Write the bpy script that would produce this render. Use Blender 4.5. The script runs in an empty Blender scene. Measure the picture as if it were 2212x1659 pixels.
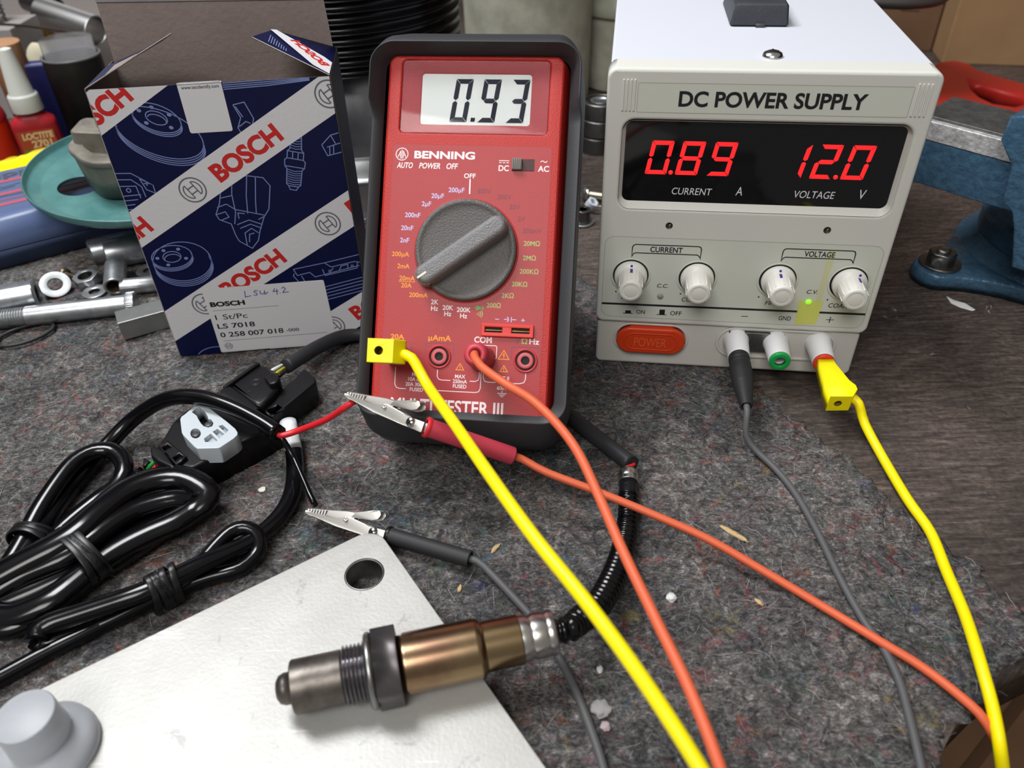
import bpy, bmesh, math, random
from mathutils import Vector, Matrix, noise
from mathutils.geometry import tessellate_polygon

random.seed(7)
PI = math.pi
SC = bpy.context.scene
COL = SC.collection

# ------------------------------------------------------------------ camera
F_PX, CX, CY = 1699.06, 1106.0, 829.5
PITCH, ROLL, CAM_H = math.radians(38.70282), math.radians(-1.785146), 0.245531
fw = Vector((0, math.cos(PITCH), -math.sin(PITCH)))
up0 = Vector((0, math.sin(PITCH), math.cos(PITCH)))
rt0 = Vector((1, 0, 0))
RT = rt0 * math.cos(ROLL) + up0 * math.sin(ROLL)
UP = -rt0 * math.sin(ROLL) + up0 * math.cos(ROLL)
CAMO = Vector((0, 0, CAM_H))
cd = bpy.data.cameras.new('camera')
cd.sensor_width = 36.0
cd.lens = F_PX / 2212.0 * 36.0
cd.clip_start = 0.01
cd.clip_end = 20
cd.dof.use_dof = True
cd.dof.focus_distance = 0.35
cd.dof.aperture_fstop = 12.0
co = bpy.data.objects.new('camera', cd)
COL.objects.link(co)
co.matrix_world = Matrix(((RT.x, UP.x, -fw.x, 0), (RT.y, UP.y, -fw.y, 0), (RT.z, UP.z, -fw.z, CAM_H), (0, 0, 0, 1)))
SC.camera = co

# ------------------------------------------------------------------ light
SC.view_settings.view_transform = 'Standard'
SC.view_settings.look = 'None'
SC.view_settings.gamma = 1.0
SC.view_settings.exposure = 0.0
SC.view_settings.use_curve_mapping = False
wd = bpy.data.worlds.new('world')
wd.use_nodes = True
SC.world = wd
wd.node_tree.nodes['Background'].inputs[0].default_value = (1.0, 0.97, 0.93, 1)
wd.node_tree.nodes['Background'].inputs[1].default_value = 0.24


def area(name, loc, target, sx, sy, power, col):
    l = bpy.data.lights.new(name, 'AREA')
    l.shape = 'RECTANGLE'
    l.size, l.size_y, l.energy, l.color = sx, sy, power, col
    o = bpy.data.objects.new(name, l)
    COL.objects.link(o)
    o.location = loc
    d = Vector(target) - Vector(loc)
    o.rotation_euler = d.to_track_quat('-Z', 'Y').to_euler()
    return o


area('ceiling_lamp', (-0.46, 0.50, 1.12), (0.0, 0.28, 0.0), 0.34, 0.5, 15.0, (0.97, 0.985, 1.0))
area('front_fill', (-0.30, -0.62, 1.25), (0.0, 0.38, 0.05), 0.7, 0.5, 13.0, (1.0, 0.98, 0.955))  # added fill light behind the camera, lifts the upright fronts


# ------------------------------------------------------------------ helpers
def at(px, py, z=0.0):
    """world point at height z (m) seen at pixel px, py of the 2212x1659 frame"""
    d = fw + RT * ((px - CX) / F_PX) - UP * ((py - CY) / F_PX)
    return CAMO + d * ((z - CAM_H) / d.z)


def srgb(r, g, b):
    f = lambda c: c / 12.92 if c <= 0.04045 else ((c + 0.055) / 1.055) ** 2.4
    return (f(r / 255), f(g / 255), f(b / 255), 1)


MATS = {}


def mat(name, col, rough=0.5, metal=0.0, bump=None, var=None, coat=0.0, trans=0.0, emit=0.0, spec=0.5, ior=1.45, aniso=None):
    """principled material; bump=(scale,strength,detail) var=(scale,amount): brightness mottling in object space"""
    if name in MATS:
        return MATS[name]
    m = bpy.data.materials.new(name)
    m.use_nodes = True
    nt = m.node_tree
    b = nt.nodes['Principled BSDF']
    col = tuple(col) if len(col) == 4 else tuple(col) + (1,)
    b.inputs['Base Color'].default_value = col
    b.inputs['Roughness'].default_value = rough
    b.inputs['Metallic'].default_value = metal
    b.inputs['Coat Weight'].default_value = coat
    b.inputs['Coat Roughness'].default_value = 0.08
    b.inputs['Transmission Weight'].default_value = trans
    b.inputs['IOR'].default_value = ior
    b.inputs['Specular IOR Level'].default_value = spec
    if emit:
        b.inputs['Emission Color'].default_value = col
        b.inputs['Emission Strength'].default_value = emit
    tc = nt.nodes.new('ShaderNodeTexCoord')
    if bump:
        n = nt.nodes.new('ShaderNodeTexNoise')
        n.inputs['Scale'].default_value = bump[0]
        n.inputs['Detail'].default_value = bump[2] if len(bump) > 2 else 3
        nt.links.new(tc.outputs['Object'], n.inputs['Vector'])
        bp = nt.nodes.new('ShaderNodeBump')
        bp.inputs['Strength'].default_value = bump[1]
        bp.inputs['Distance'].default_value = 0.001
        nt.links.new(n.outputs['Fac'], bp.inputs['Height'])
        nt.links.new(bp.outputs['Normal'], b.inputs['Normal'])
    if var:
        n = nt.nodes.new('ShaderNodeTexNoise')
        n.inputs['Scale'].default_value = var[0]
        n.inputs['Detail'].default_value = 5
        n.inputs['Roughness'].default_value = 0.65
        mp = nt.nodes.new('ShaderNodeMapping')
        if aniso:
            mp.inputs['Scale'].default_value = aniso
        nt.links.new(tc.outputs['Object'], mp.inputs['Vector'])
        nt.links.new(mp.outputs['Vector'], n.inputs['Vector'])
        r = nt.nodes.new('ShaderNodeValToRGB')
        a = var[1]
        c2 = var[2] if len(var) > 2 else tuple(c * (1 - a) for c in col[:3])
        r.color_ramp.elements[0].position = 0.35
        r.color_ramp.elements[0].color = tuple(c2[:3]) + (1,)
        r.color_ramp.elements[1].position = 0.62
        r.color_ramp.elements[1].color = col
        nt.links.new(n.outputs['Fac'], r.inputs['Fac'])
        nt.links.new(r.outputs['Color'], b.inputs['Base Color'])
    MATS[name] = m
    return m


FACE = Matrix.Rotation(PI / 2, 4, 'X') @ Matrix.Scale(0.001, 4)     # (u, v, n) mm on an upright face -> local metres


def rrect(x0, y0, x1, y1, r, n=6):
    p = []
    for cx, cy, a0 in ((x1 - r, y1 - r, 0), (x0 + r, y1 - r, 90), (x0 + r, y0 + r, 180), (x1 - r, y0 + r, 270)):
        for i in range(n + 1):
            a = math.radians(a0 + 90 * i / n)
            p.append((cx + r * math.cos(a), cy + r * math.sin(a)))
    return p


def circ(cx, cy, r, n=40, a0=0.0):
    return [(cx + r * math.cos(a0 + 2 * PI * i / n), cy + r * math.sin(a0 + 2 * PI * i / n)) for i in range(n)]


def frame(o, z, x=None):
    """matrix whose local Z runs along z"""
    z = Vector(z).normalized()
    x = Vector(x) if x is not None else (Vector((1, 0, 0)) if abs(z.x) < 0.9 else Vector((0, 1, 0)))
    x = (x - z * x.dot(z)).normalized()
    y = z.cross(x)
    o = Vector(o)
    return Matrix(((x.x, y.x, z.x, o.x), (x.y, y.y, z.y, o.y), (x.z, y.z, z.z, o.z), (0, 0, 0, 1)))


def smooth_path(pts, step=0.0025, closed=False):
    P = [Vector(p) for p in pts]
    out = []
    n = len(P)
    for i in range(n if closed else n - 1):
        if closed:
            p0, p1, p2, p3 = P[i - 1], P[i], P[(i + 1) % n], P[(i + 2) % n]
        else:
            p1, p2 = P[i], P[i + 1]
            p0 = P[i - 1] if i > 0 else p1 * 2 - p2
            p3 = P[i + 2] if i + 2 < n else p2 * 2 - p1
        k = max(2, int((p2 - p1).length / step))
        for j in range(k):
            t = j / k
            out.append(0.5 * ((2 * p1) + (p2 - p0) * t + (2 * p0 - 5 * p1 + 4 * p2 - p3) * t * t + (3 * p1 - p0 - 3 * p2 + p3) * t ** 3))
    if not closed:
        out.append(P[-1].copy())
    return out


class MB:
    """collects shapes into one mesh; T maps shape coordinates to the object's coordinates"""

    def __init__(self, T=None):
        self.bm = bmesh.new()
        self.T = T or Matrix.Identity(4)

    def add(self, src, M=None, m=0):
        X = self.T @ (M or Matrix.Identity(4))
        flip = X.to_3x3().determinant() < 0
        mp = {v: self.bm.verts.new(X @ v.co) for v in src.verts}
        for f in src.faces:
            vs = [mp[v] for v in f.verts]
            if flip:
                vs.reverse()
            try:
                nf = self.bm.faces.new(vs)
                nf.material_index = m
            except ValueError:
                pass
        src.free()
        return self

    def box(self, x0, y0, z0, x1, y1, z1, bev=0.0, seg=2, M=None, m=0):
        b = bmesh.new()
        bmesh.ops.create_cube(b, size=1)
        for v in b.verts:
            v.co = Vector(((x0 + x1) / 2 + v.co.x * (x1 - x0), (y0 + y1) / 2 + v.co.y * (y1 - y0), (z0 + z1) / 2 + v.co.z * (z1 - z0)))
        if bev:
            bmesh.ops.bevel(b, geom=b.edges[:], offset=bev, segments=seg, affect='EDGES', profile=0.5)
        return self.add(b, M, m)

    def prism(self, poly, z0, z1, holes=(), bev=0.0, seg=2, M=None, m=0):
        """upright prism of a flat outline, with holes; bev rounds the rims of the top"""
        b = bmesh.new()
        loops = [list(poly)] + [list(h) for h in holes]

        def inset(l, d, hole):
            n = len(l)
            ar = sum(l[i][0] * l[(i + 1) % n][1] - l[(i + 1) % n][0] * l[i][1] for i in range(n))
            sg = (1 if ar > 0 else -1) * (-1 if hole else 1)
            out = []
            for i in range(n):
                p, a, c = Vector(l[i][:2]), Vector(l[i - 1][:2]), Vector(l[(i + 1) % n][:2])
                d1, d2 = (p - a), (c - p)
                d1 = d1.normalized() if d1.length > 1e-12 else d2.normalized()
                d2 = d2.normalized() if d2.length > 1e-12 else d1
                n1, n2 = Vector((-d1.y, d1.x)), Vector((-d2.y, d2.x))
                q = p + (n1 + n2) * (sg * d / max(0.5, 1 + n1.dot(n2)))
                out.append((q.x, q.y))
            return out

        levels = [(0.0, z0), (0.0, z1 - bev)]
        if bev:
            for k in range(1, seg + 1):
                t = PI / 2 * k / seg
                levels.append((bev * (1 - math.cos(t)), z1 - bev + bev * math.sin(t)))
        rings = []
        for d, z in levels:
            rings.append([[b.verts.new((p[0], p[1], z)) for p in (inset(l, d, li > 0) if d else l)] for li, l in enumerate(loops)])
        for li, l in enumerate(loops):
            n = len(l)
            ar = sum(l[i][0] * l[(i + 1) % n][1] - l[(i + 1) % n][0] * l[i][1] for i in range(n))
            for A, B in zip(rings, rings[1:]):
                for i in range(n):
                    j = (i + 1) % n
                    q = [A[li][i], A[li][j], B[li][j], B[li][i]]
                    if (ar > 0) != (li == 0):
                        q.reverse()
                    b.faces.new(q)
        for ring, upw in ((rings[-1], True), (rings[0], False)):
            flatv = [v for l in ring for v in l]
            for t in tessellate_polygon([[Vector((v.co.x, v.co.y, 0)) for v in l] for l in ring]):
                a, c, d = [flatv[i].co.to_2d() for i in t]
                t2 = t if ((c - a).cross(d - a) > 0) == upw else t[::-1]
                try:
                    b.faces.new([flatv[i] for i in t2])
                except ValueError:
                    pass
        return self.add(b, M, m)

    def flat(self, poly, z=0.0, M=None, m=0):
        b = bmesh.new()
        tris = tessellate_polygon([[Vector((p[0], p[1], 0)) for p in poly]])
        vs = [b.verts.new((p[0], p[1], z)) for p in poly]
        for t in tris:
            a, c, d = [Vector(poly[i]).to_2d() for i in t]
            t2 = t if (c - a).cross(d - a) > 0 else t[::-1]
            try:
                b.faces.new([vs[i] for i in t2])
            except ValueError:
                pass
        return self.add(b, M, m)

    def line(self, pts, w, z=0.0, closed=False, M=None, m=0):
        """ribbon of width w along a flat polyline"""
        b = bmesh.new()
        P = [Vector(p).to_2d() for p in pts]
        n = len(P)
        L, R = [], []
        for i in range(n):
            a = P[i - 1] if (i > 0 or closed) else P[i]
            c = P[(i + 1) % n] if (i < n - 1 or closed) else P[i]
            d1 = (P[i] - a)
            d2 = (c - P[i])
            d = (d1.normalized() if d1.length > 1e-9 else Vector((0, 0))) + (d2.normalized() if d2.length > 1e-9 else Vector((0, 0)))
            if d.length < 1e-6:
                d = d2 if d2.length > 0 else d1
            d.normalize()
            e = d2.normalized() if d2.length > 1e-9 else d1.normalized()
            s = w / 2 / max(0.4, abs(d.dot(e)))
            nn = Vector((-d.y, d.x)) * s
            L.append(b.verts.new((P[i].x + nn.x, P[i].y + nn.y, z)))
            R.append(b.verts.new((P[i].x - nn.x, P[i].y - nn.y, z)))
        for i in range(n if closed else n - 1):
            j = (i + 1) % n
            b.faces.new([R[i], R[j], L[j], L[i]])
        return self.add(b, M, m)

    def lathe(self, prof, n=40, M=None, m=0, cap=True, closed=False):
        """prof: (radius, height) list turned about Z"""
        b = bmesh.new()
        rings = []
        for r, z in prof:
            rings.append([b.verts.new((r * math.cos(2 * PI * i / n), r * math.sin(2 * PI * i / n), z)) for i in range(n)] if r > 1e-9 else [b.verts.new((0, 0, z))])
        ks = list(range(len(rings) - 1))
        pairs = [(k, k + 1) for k in ks] + ([(len(rings) - 1, 0)] if closed else [])
        for a, c in pairs:
            A, B = rings[a], rings[c]
            for i in range(n):
                j = (i + 1) % n
                q = [A[i % len(A)], A[j % len(A)], B[j % len(B)], B[i % len(B)]]
                q2 = []
                for v in q:
                    if v not in q2:
                        q2.append(v)
                if len(q2) > 2:
                    b.faces.new(q2)
        if cap and not closed:
            for k, rev in ((0, True), (len(rings) - 1, False)):
                if len(rings[k]) > 1:
                    b.faces.new(rings[k][::-1] if rev else rings[k])
        bmesh.ops.recalc_face_normals(b, faces=b.faces[:])
        return self.add(b, M, m)

    def tube(self, pts, r, n=12, M=None, m=0, closed=False, flat=None, cap=True):
        """tube along points; r number, list or function of arc length; flat=(side,up) radii kept level"""
        b = bmesh.new()
        P = [Vector(p) for p in pts]
        k = len(P)
        s = [0.0]
        for i in range(1, k):
            s.append(s[-1] + (P[i] - P[i - 1]).length)
        rings = []
        X = None
        for i in range(k):
            a = P[i - 1] if (i > 0 or closed) else P[i]
            c = P[(i + 1) % k] if (i < k - 1 or closed) else P[i]
            t = (c - a).normalized()
            if flat:
                X = t.cross(Vector((0, 0, 1)))
                X = X.normalized() if X.length > 1e-6 else Vector((1, 0, 0))
            elif X is None:
                X = t.orthogonal().normalized()
            else:
                X = (X - t * X.dot(t)).normalized()
            Y = X.cross(t) if flat else t.cross(X)
            ra = r(s[i]) if callable(r) else (r[i] if isinstance(r, (list, tuple)) else r)
            fx, fy = flat if flat else (1, 1)
            rings.append([b.verts.new(P[i] + X * (ra * fx * math.cos(2 * PI * j / n)) + Y * (ra * fy * math.sin(2 * PI * j / n))) for j in range(n)])
        for i in range(k if closed else k - 1):
            A, B = rings[i], rings[(i + 1) % k]
            for j in range(n):
                l = (j + 1) % n
                b.faces.new([A[j], A[l], B[l], B[j]])
        if cap and not closed:
            b.faces.new(rings[0][::-1])
            b.faces.new(rings[-1])
        bmesh.ops.recalc_face_normals(b, faces=b.faces[:])
        return self.add(b, M, m)

    def loft(self, loops, M=None, m=0, cap0=False, cap1=False):
        b = bmesh.new()
        R = [[b.verts.new(p) for p in l] for l in loops]
        for a in range(len(R) - 1):
            n = len(R[a])
            for i in range(n):
                j = (i + 1) % n
                b.faces.new([R[a][i], R[a][j], R[a + 1][j], R[a + 1][i]])
        if cap0:
            b.faces.new(R[0][::-1])
        if cap1:
            b.faces.new(R[-1])
        bmesh.ops.recalc_face_normals(b, faces=b.faces[:])
        return self.add(b, M, m)

    def clip(self, planes):
        """keep what lies inside planes [(point, outward normal)] in object coordinates"""
        for p, nrm in planes:
            bmesh.ops.bisect_plane(self.bm, geom=self.bm.verts[:] + self.bm.edges[:] + self.bm.faces[:], plane_co=p, plane_no=nrm, clear_outer=True)
        return self

    def build(self, name, mats, parent=None, world=False, smooth=35.0):
        """link as one mesh; world=True when T gave world coordinates"""
        if not isinstance(mats, (list, tuple)):
            mats = [mats]
        if parent is not None and world:
            self.bm.transform(ROOT[parent.name].inverted())
        me = bpy.data.meshes.new(name)
        for f in self.bm.faces:
            f.smooth = True
        lim = math.radians(smooth)
        for e in self.bm.edges:
            e.smooth = not (len(e.link_faces) == 2 and e.calc_face_angle(0) > lim)
        self.bm.to_mesh(me)
        self.bm.free()
        for m in mats:
            me.materials.append(m)
        o = bpy.data.objects.new(name, me)
        COL.objects.link(o)
        if smooth < 75:
            w = o.modifiers.new('weighted_normals', 'WEIGHTED_NORMAL')
            w.keep_sharp = True
        if parent is not None:
            o.parent = parent
            ROOT[o.name] = ROOT[parent.name]
        return o


ROOT = {}


def tag(o, label, cat, group=None, kind=None):
    if label:
        o['label'] = label
    if cat:
        o['category'] = cat
    if group:
        o['group'] = group
    if kind:
        o['kind'] = kind
    return o


def thing(name, label, cat, loc=(0, 0, 0), rot=(0, 0, 0), group=None):
    o = bpy.data.objects.new(name, None)
    COL.objects.link(o)
    o.empty_display_size = 0.02
    o.location = loc
    o.rotation_euler = rot
    ROOT[o.name] = Matrix.LocRotScale(Vector(loc), o.rotation_euler.to_matrix().to_quaternion(), None)
    return tag(o, label, cat, group)


def solo(name, mb, mats, label, cat, group=None, smooth=35.0, kind=None):
    """a thing that is one mesh: origin at the middle of its base"""
    vs = mb.bm.verts
    x = [v.co.x for v in vs]; y = [v.co.y for v in vs]; z = [v.co.z for v in vs]
    c = Vector(((min(x) + max(x)) / 2, (min(y) + max(y)) / 2, min(z)))
    mb.bm.transform(Matrix.Translation(-c))
    o = mb.build(name, mats, smooth=smooth)
    o.location = c
    ROOT[o.name] = Matrix.Translation(c)
    return tag(o, label, cat, group, kind)


TXT = {}
CAPH = [None]


def text_bm(s, shear=0.0, bold=0.0):
    """flat mesh of a string in the built-in font, origin on the baseline"""
    key = (s, shear, bold)
    if key not in TXT:
        cu = bpy.data.curves.new('lettering', 'FONT')
        cu.body = s
        cu.shear = shear
        cu.offset = bold
        cu.resolution_u = 4
        cu.fill_mode = 'BOTH'
        ob = bpy.data.objects.new('lettering', cu)
        COL.objects.link(ob)
        bpy.context.view_layer.update()
        me = bpy.data.meshes.new_from_object(ob.evaluated_get(bpy.context.evaluated_depsgraph_get()))
        bpy.data.objects.remove(ob)
        bpy.data.curves.remove(cu)
        TXT[key] = me
    b = bmesh.new()
    b.from_mesh(TXT[key])
    return b


def text(mb, s, u0, v0, u1, v1, n=0.1, m=0, shear=0.0, bold=0.0, M=None):
    """set string s so that its width fills u0..u1 and its capital height v0..v1"""
    if CAPH[0] is None:
        t = text_bm('H')
        CAPH[0] = max(v.co.y for v in t.verts)
        t.free()
    b = text_bm(s, shear, bold)
    if not b.verts:
        b.free()
        return
    x0 = min(v.co.x for v in b.verts)
    x1 = max(v.co.x for v in b.verts)
    ky = (v1 - v0) / (CAPH[0] + bold)
    kx = (u1 - u0) / max(1e-6, x1 - x0)
    for v in b.verts:
        v.co = Vector((u0 + (v.co.x - x0) * kx, v0 + v.co.y * ky, n))
    mb.add(b, M, m)


SEG = {'0': 'abcdef', '1': 'bc', '2': 'abged', '3': 'abgcd', '8': 'abcdefg', '9': 'abcdfg'}


def digit(mb, ch, u0, v0, u1, v1, t, slant, n, m=0, gap=0.25, M=None):
    """seven-segment figure leaning by slant"""
    w, h = (u1 - u0) - slant, v1 - v0
    g = gap
    sh = lambda x, y: (u0 + x + slant * y / h, v0 + y)
    c = h / 2
    q = {
        'a': [(g, h), (w - g, h), (w - t - g * 0, h - t), (t, h - t)],
        'd': [(t, t), (w - t, t), (w - g, 0), (g, 0)],
        'f': [(0, h - g), (t, h - t - g), (t, c + t / 2 + g * 0), (t / 2, c + g), (0, c + t / 2)],
        'b': [(w, h - g), (w, c + t / 2), (w - t / 2, c + g), (w - t, c + t / 2), (w - t, h - t - g)],
        'e': [(0, g), (0, c - t / 2), (t / 2, c - g), (t, c - t / 2), (t, t + g)],
        'c': [(w, g), (w - t, t + g), (w - t, c - t / 2), (w - t / 2, c - g), (w, c - t / 2)],
        'g': [(t / 2 + g, c), (t + g, c + t / 2), (w - t - g, c + t / 2), (w - t / 2 - g, c), (w - t - g, c - t / 2), (t + g, c - t / 2)],
    }
    for s in SEG[ch]:
        mb.prism([sh(*p) for p in q[s]], n - 0.12, n, M=M, m=m)


def path(pts, step=0.0025, closed=False):
    """smooth path through (px, py, height in mm) points"""
    return smooth_path([at(p[0], p[1], p[2] / 1000) for p in pts], step, closed)

# ------------------------------------------------------------------ materials
white_lid = mat('white_enamel', srgb(208, 211, 220), 0.45)
ivory = mat('ivory_plastic', srgb(210, 210, 203), 0.5, bump=(900, 0.05))
ivory_low = mat('ivory_plastic_darker', srgb(200, 198, 191), 0.5, bump=(900, 0.05))  # slightly darker ivory for the lower front
panel_film = mat('panel_film', srgb(206, 209, 199), 0.45)
ink = mat('black_ink', (0.01, 0.011, 0.013), 0.5)
black_gloss = mat('black_display_window', (0.004, 0.004, 0.005), 0.06)
led_red = mat('red_led', (1.0, 0.012, 0.014), 0.4, emit=1.5)
led_red_core = mat('red_led_core', (1.0, 0.10, 0.06), 0.4, emit=1.4)
led_green = mat('green_led', (0.42, 1.0, 0.05), 0.4, emit=0.4)
led_off = mat('grey_led', srgb(150, 150, 140), 0.3)
dial_white = mat('white_print', srgb(225, 226, 230), 0.5)
knob_white = mat('white_knob', srgb(226, 225, 218), 0.38)
pen_blue = mat('blue_pen', srgb(60, 45, 150), 0.6)
dark_gap = mat('dark_recess', (0.008, 0.008, 0.008), 0.7)
chrome = mat('chrome', (0.72, 0.71, 0.69), 0.2, 1.0)
jaw_metal = mat('nickel_jaw', (0.70, 0.68, 0.64), 0.34, 0.75)
zinc = mat('zinc_plate', (0.50, 0.52, 0.54), 0.34, 0.85, var=(160, 0.3))
steel = mat('dull_steel', (0.32, 0.32, 0.31), 0.36, 1.0, var=(120, 0.3))
alu = mat('aluminium', (0.66, 0.67, 0.68), 0.34, 1.0, var=(60, 0.2))
power_red = mat('red_orange_button', srgb(205, 60, 22), 0.4)
green_ring = mat('green_plastic', srgb(22, 160, 75), 0.35)
red_ring = mat('red_ring_plastic', srgb(214, 60, 28), 0.4)
tape_yellow = mat('yellow_tape', srgb(208, 214, 110), 0.4)
tape_faint = mat('yellow_tape_trace', srgb(204, 205, 165), 0.45)
handle_grey = mat('dark_grey_plastic', srgb(62, 64, 72), 0.5, bump=(700, 0.1), var=(60, 0.25))
yellow_pvc = mat('yellow_pvc', srgb(246, 226, 0), 0.4)
yellow_plug = mat('yellow_plug_plastic', srgb(248, 232, 0), 0.42)
orange_pvc = mat('orange_pvc', srgb(214, 98, 62), 0.5)
grey_pvc = mat('grey_pvc', srgb(84, 84, 86), 0.55)
black_plug = mat('black_rubber', srgb(34, 34, 36), 0.55)
black_pvc = mat('black_pvc', (0.003, 0.003, 0.004), 0.17, spec=0.45)
black_plastic = mat('black_plastic', (0.006, 0.006, 0.007), 0.36, spec=0.35)
black_sleeve = mat('black_shrink_sleeve', srgb(44, 45, 48), 0.5)
red_body = mat('red_housing', srgb(176, 36, 30), 0.5, bump=(1400, 0.25))
red_panel = mat('red_front_film', srgb(164, 42, 46), 0.45, bump=(2200, 0.10))
rose_frame = mat('rose_display_frame', srgb(164, 56, 64), 0.5, bump=(2200, 0.12))
holster_grey = mat('holster_rubber', srgb(52, 53, 56), 0.5, bump=(1200, 0.06))
dial_grey = mat('dial_plastic', srgb(92, 89, 88), 0.42, bump=(1500, 0.45))
dial_bar = mat('dial_bar_plastic', srgb(120, 119, 120), 0.36, bump=(1500, 0.5))
lcd_back = mat('lcd_glass_back', srgb(222, 228, 225), 0.4)
lcd_dark = mat('lcd_segment', srgb(20, 24, 42), 0.5, spec=0.2)
lcd_soft = mat('lcd_segment_echo', srgb(168, 178, 200), 0.4)
clear_pane = mat('clear_pane', (1, 1, 1), 0.02, trans=1.0, ior=1.2)
print_white = mat('print_white', srgb(236, 224, 226), 0.5)
print_orange = mat('print_orange', srgb(236, 148, 40), 0.5)
print_green = mat('print_olive_green', srgb(166, 176, 104), 0.5)
print_diode = mat('print_bright_green', srgb(70, 190, 90), 0.5)
print_blue = mat('print_pale_blue', srgb(196, 190, 235), 0.5)
print_dim = mat('print_dim_maroon', srgb(128, 50, 62), 0.5)
print_slate = mat('print_slate', srgb(122, 62, 84), 0.5)
socket_red = mat('socket_red', srgb(186, 50, 55), 0.45)
red_soft = mat('red_soft_rubber', srgb(190, 62, 78), 0.45)
red_rim = mat('red_rim', srgb(200, 40, 48), 0.4)
card_blue = mat('box_blue_print', srgb(6, 13, 58), 0.45, spec=0.3)
card_white = mat('box_white_print', srgb(214, 212, 216), 0.5, bump=(500, 0.12))
card_red = mat('box_red_print', srgb(196, 36, 34), 0.5)
card_line = mat('box_line_print', srgb(122, 136, 186), 0.5)
card_grey = mat('box_grey_print', srgb(104, 106, 114), 0.5)
card_inside = mat('box_inside_board', srgb(138, 124, 119), 0.75, bump=(420, 0.35), var=(30, 0.12))
label_paper = mat('label_paper', srgb(214, 213, 216), 0.5)
cardboard = mat('brown_cardboard', srgb(158, 124, 88), 0.8, var=(14, 0.15))
cardboard_dark = mat('brown_cardboard_dark', srgb(116, 86, 62), 0.8, var=(14, 0.2))
teal = mat('teal_enamel', srgb(88, 134, 132), 0.3, var=(42, 0.16, (0.062, 0.175, 0.175)))
cast_grey = mat('grey_casting', srgb(128, 124, 114), 0.6, 0.25, bump=(350, 0.3), var=(90, 0.35))
case_blue = mat('blue_case_plastic', srgb(86, 102, 140), 0.36)
case_dark = mat('dark_blue_case', srgb(40, 50, 82), 0.42)
case_ink = mat('case_lettering_grey', srgb(70, 74, 92), 0.5)
case_red = mat('case_stripe_red', srgb(176, 84, 100), 0.5)
yellow_film = mat('yellow_film', srgb(246, 222, 18), 0.25, bump=(60, 0.5))
bottle_red = mat('red_bottle_plastic', srgb(168, 38, 46), 0.35)
bottle_label = mat('rust_label', srgb(170, 74, 38), 0.5)
bottle_label_green = mat('green_label_band', srgb(74, 142, 62), 0.5)
bottle_gold = mat('gold_lettering', srgb(222, 196, 140), 0.5)
cap_white = mat('white_cap_plastic', srgb(208, 212, 206), 0.4)
cap_clear = mat('frosted_cap_plastic', srgb(226, 230, 236), 0.3, trans=0.6, ior=1.25)
orange_red = mat('orange_red_plastic', srgb(212, 54, 24), 0.3)
wood_tan = mat('pale_wood', srgb(176, 132, 96), 0.65, var=(60, 0.15), aniso=(6, 6, 1))
cream = mat('cream_lump', srgb(196, 190, 166), 0.7, var=(90, 0.12))
navy = mat('navy_plastic', srgb(30, 34, 92), 0.4)
black_tube = mat('black_tube_plastic', (0.012, 0.012, 0.012), 0.45)
brass = mat('brass', (0.45, 0.32, 0.10), 0.35, 1.0)
sheet_grey = mat('grey_sheet', srgb(172, 170, 172), 0.6)
gloss_black = mat('gloss_black_enamel', (0.004, 0.004, 0.005), 0.22)
vise_blue = mat('blue_hammer_paint', srgb(70, 104, 130), 0.34, 0.2, bump=(230, 0.9, 2), var=(200, 0.3))
vise_mill = mat('milled_steel', (0.66, 0.65, 0.65), 0.45, 0.35, bump=(500, 0.5), var=(300, 0.45))
vise_dark = mat('worn_steel_top', (0.2, 0.2, 0.2), 0.5, 0.8, var=(200, 0.4))
tool_red = mat('red_tool_plastic', srgb(172, 36, 30), 0.4)
jar_plastic = mat('frosted_jar_plastic', srgb(222, 220, 204), 0.4, trans=0.4, ior=1.2, var=(40, 0.3))
jar_lid = mat('frosted_lid_plastic', srgb(196, 198, 180), 0.4, trans=0.4, ior=1.2)
hex_grey = mat('sensor_hex_steel', srgb(96, 91, 92), 0.42, 0.75, var=(150, 0.2))
shield_grey = mat('sensor_shield_steel', srgb(112, 106, 100), 0.4, 0.85, var=(130, 0.45))
thread_steel = mat('greased_thread_steel', srgb(150, 146, 150), 0.24, 0.9, var=(400, 0.3))
bronze = mat('heat_tinted_steel', (0.33, 0.235, 0.13), 0.27, 1.0, var=(45, 0.4, (0.24, 0.14, 0.09)))
ferrule = mat('crimped_ferrule', (0.66, 0.64, 0.62), 0.26, 1.0, var=(120, 0.2))
plate_metal = mat('aluminium_plate', srgb(178, 177, 171), 0.48, 0.25, var=(60, 0.16, (0.34, 0.34, 0.335)), bump=(700, 0.1))
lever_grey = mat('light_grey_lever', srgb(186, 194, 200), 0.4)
lever_shade = mat('lever_grey_shaded', srgb(168, 178, 186), 0.45)  # lever grey darkened, the pocket's shade put into the colour
wire_red = mat('red_wire', srgb(206, 34, 44), 0.35)
wire_green = mat('green_wire', srgb(30, 140, 60), 0.4)
wire_white = mat('white_wire', srgb(220, 222, 220), 0.4)
wire_yellow = mat('yellow_wire', srgb(170, 160, 40), 0.4)
band_white = mat('white_band', srgb(232, 234, 236), 0.4)
rubber_dark = mat('dark_rubber', (0.02, 0.02, 0.02), 0.5)
splinter_wood = mat('splinter_wood', srgb(186, 160, 118), 0.8)
crumb_white = mat('white_crumb', srgb(222, 222, 220), 0.7)


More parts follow.
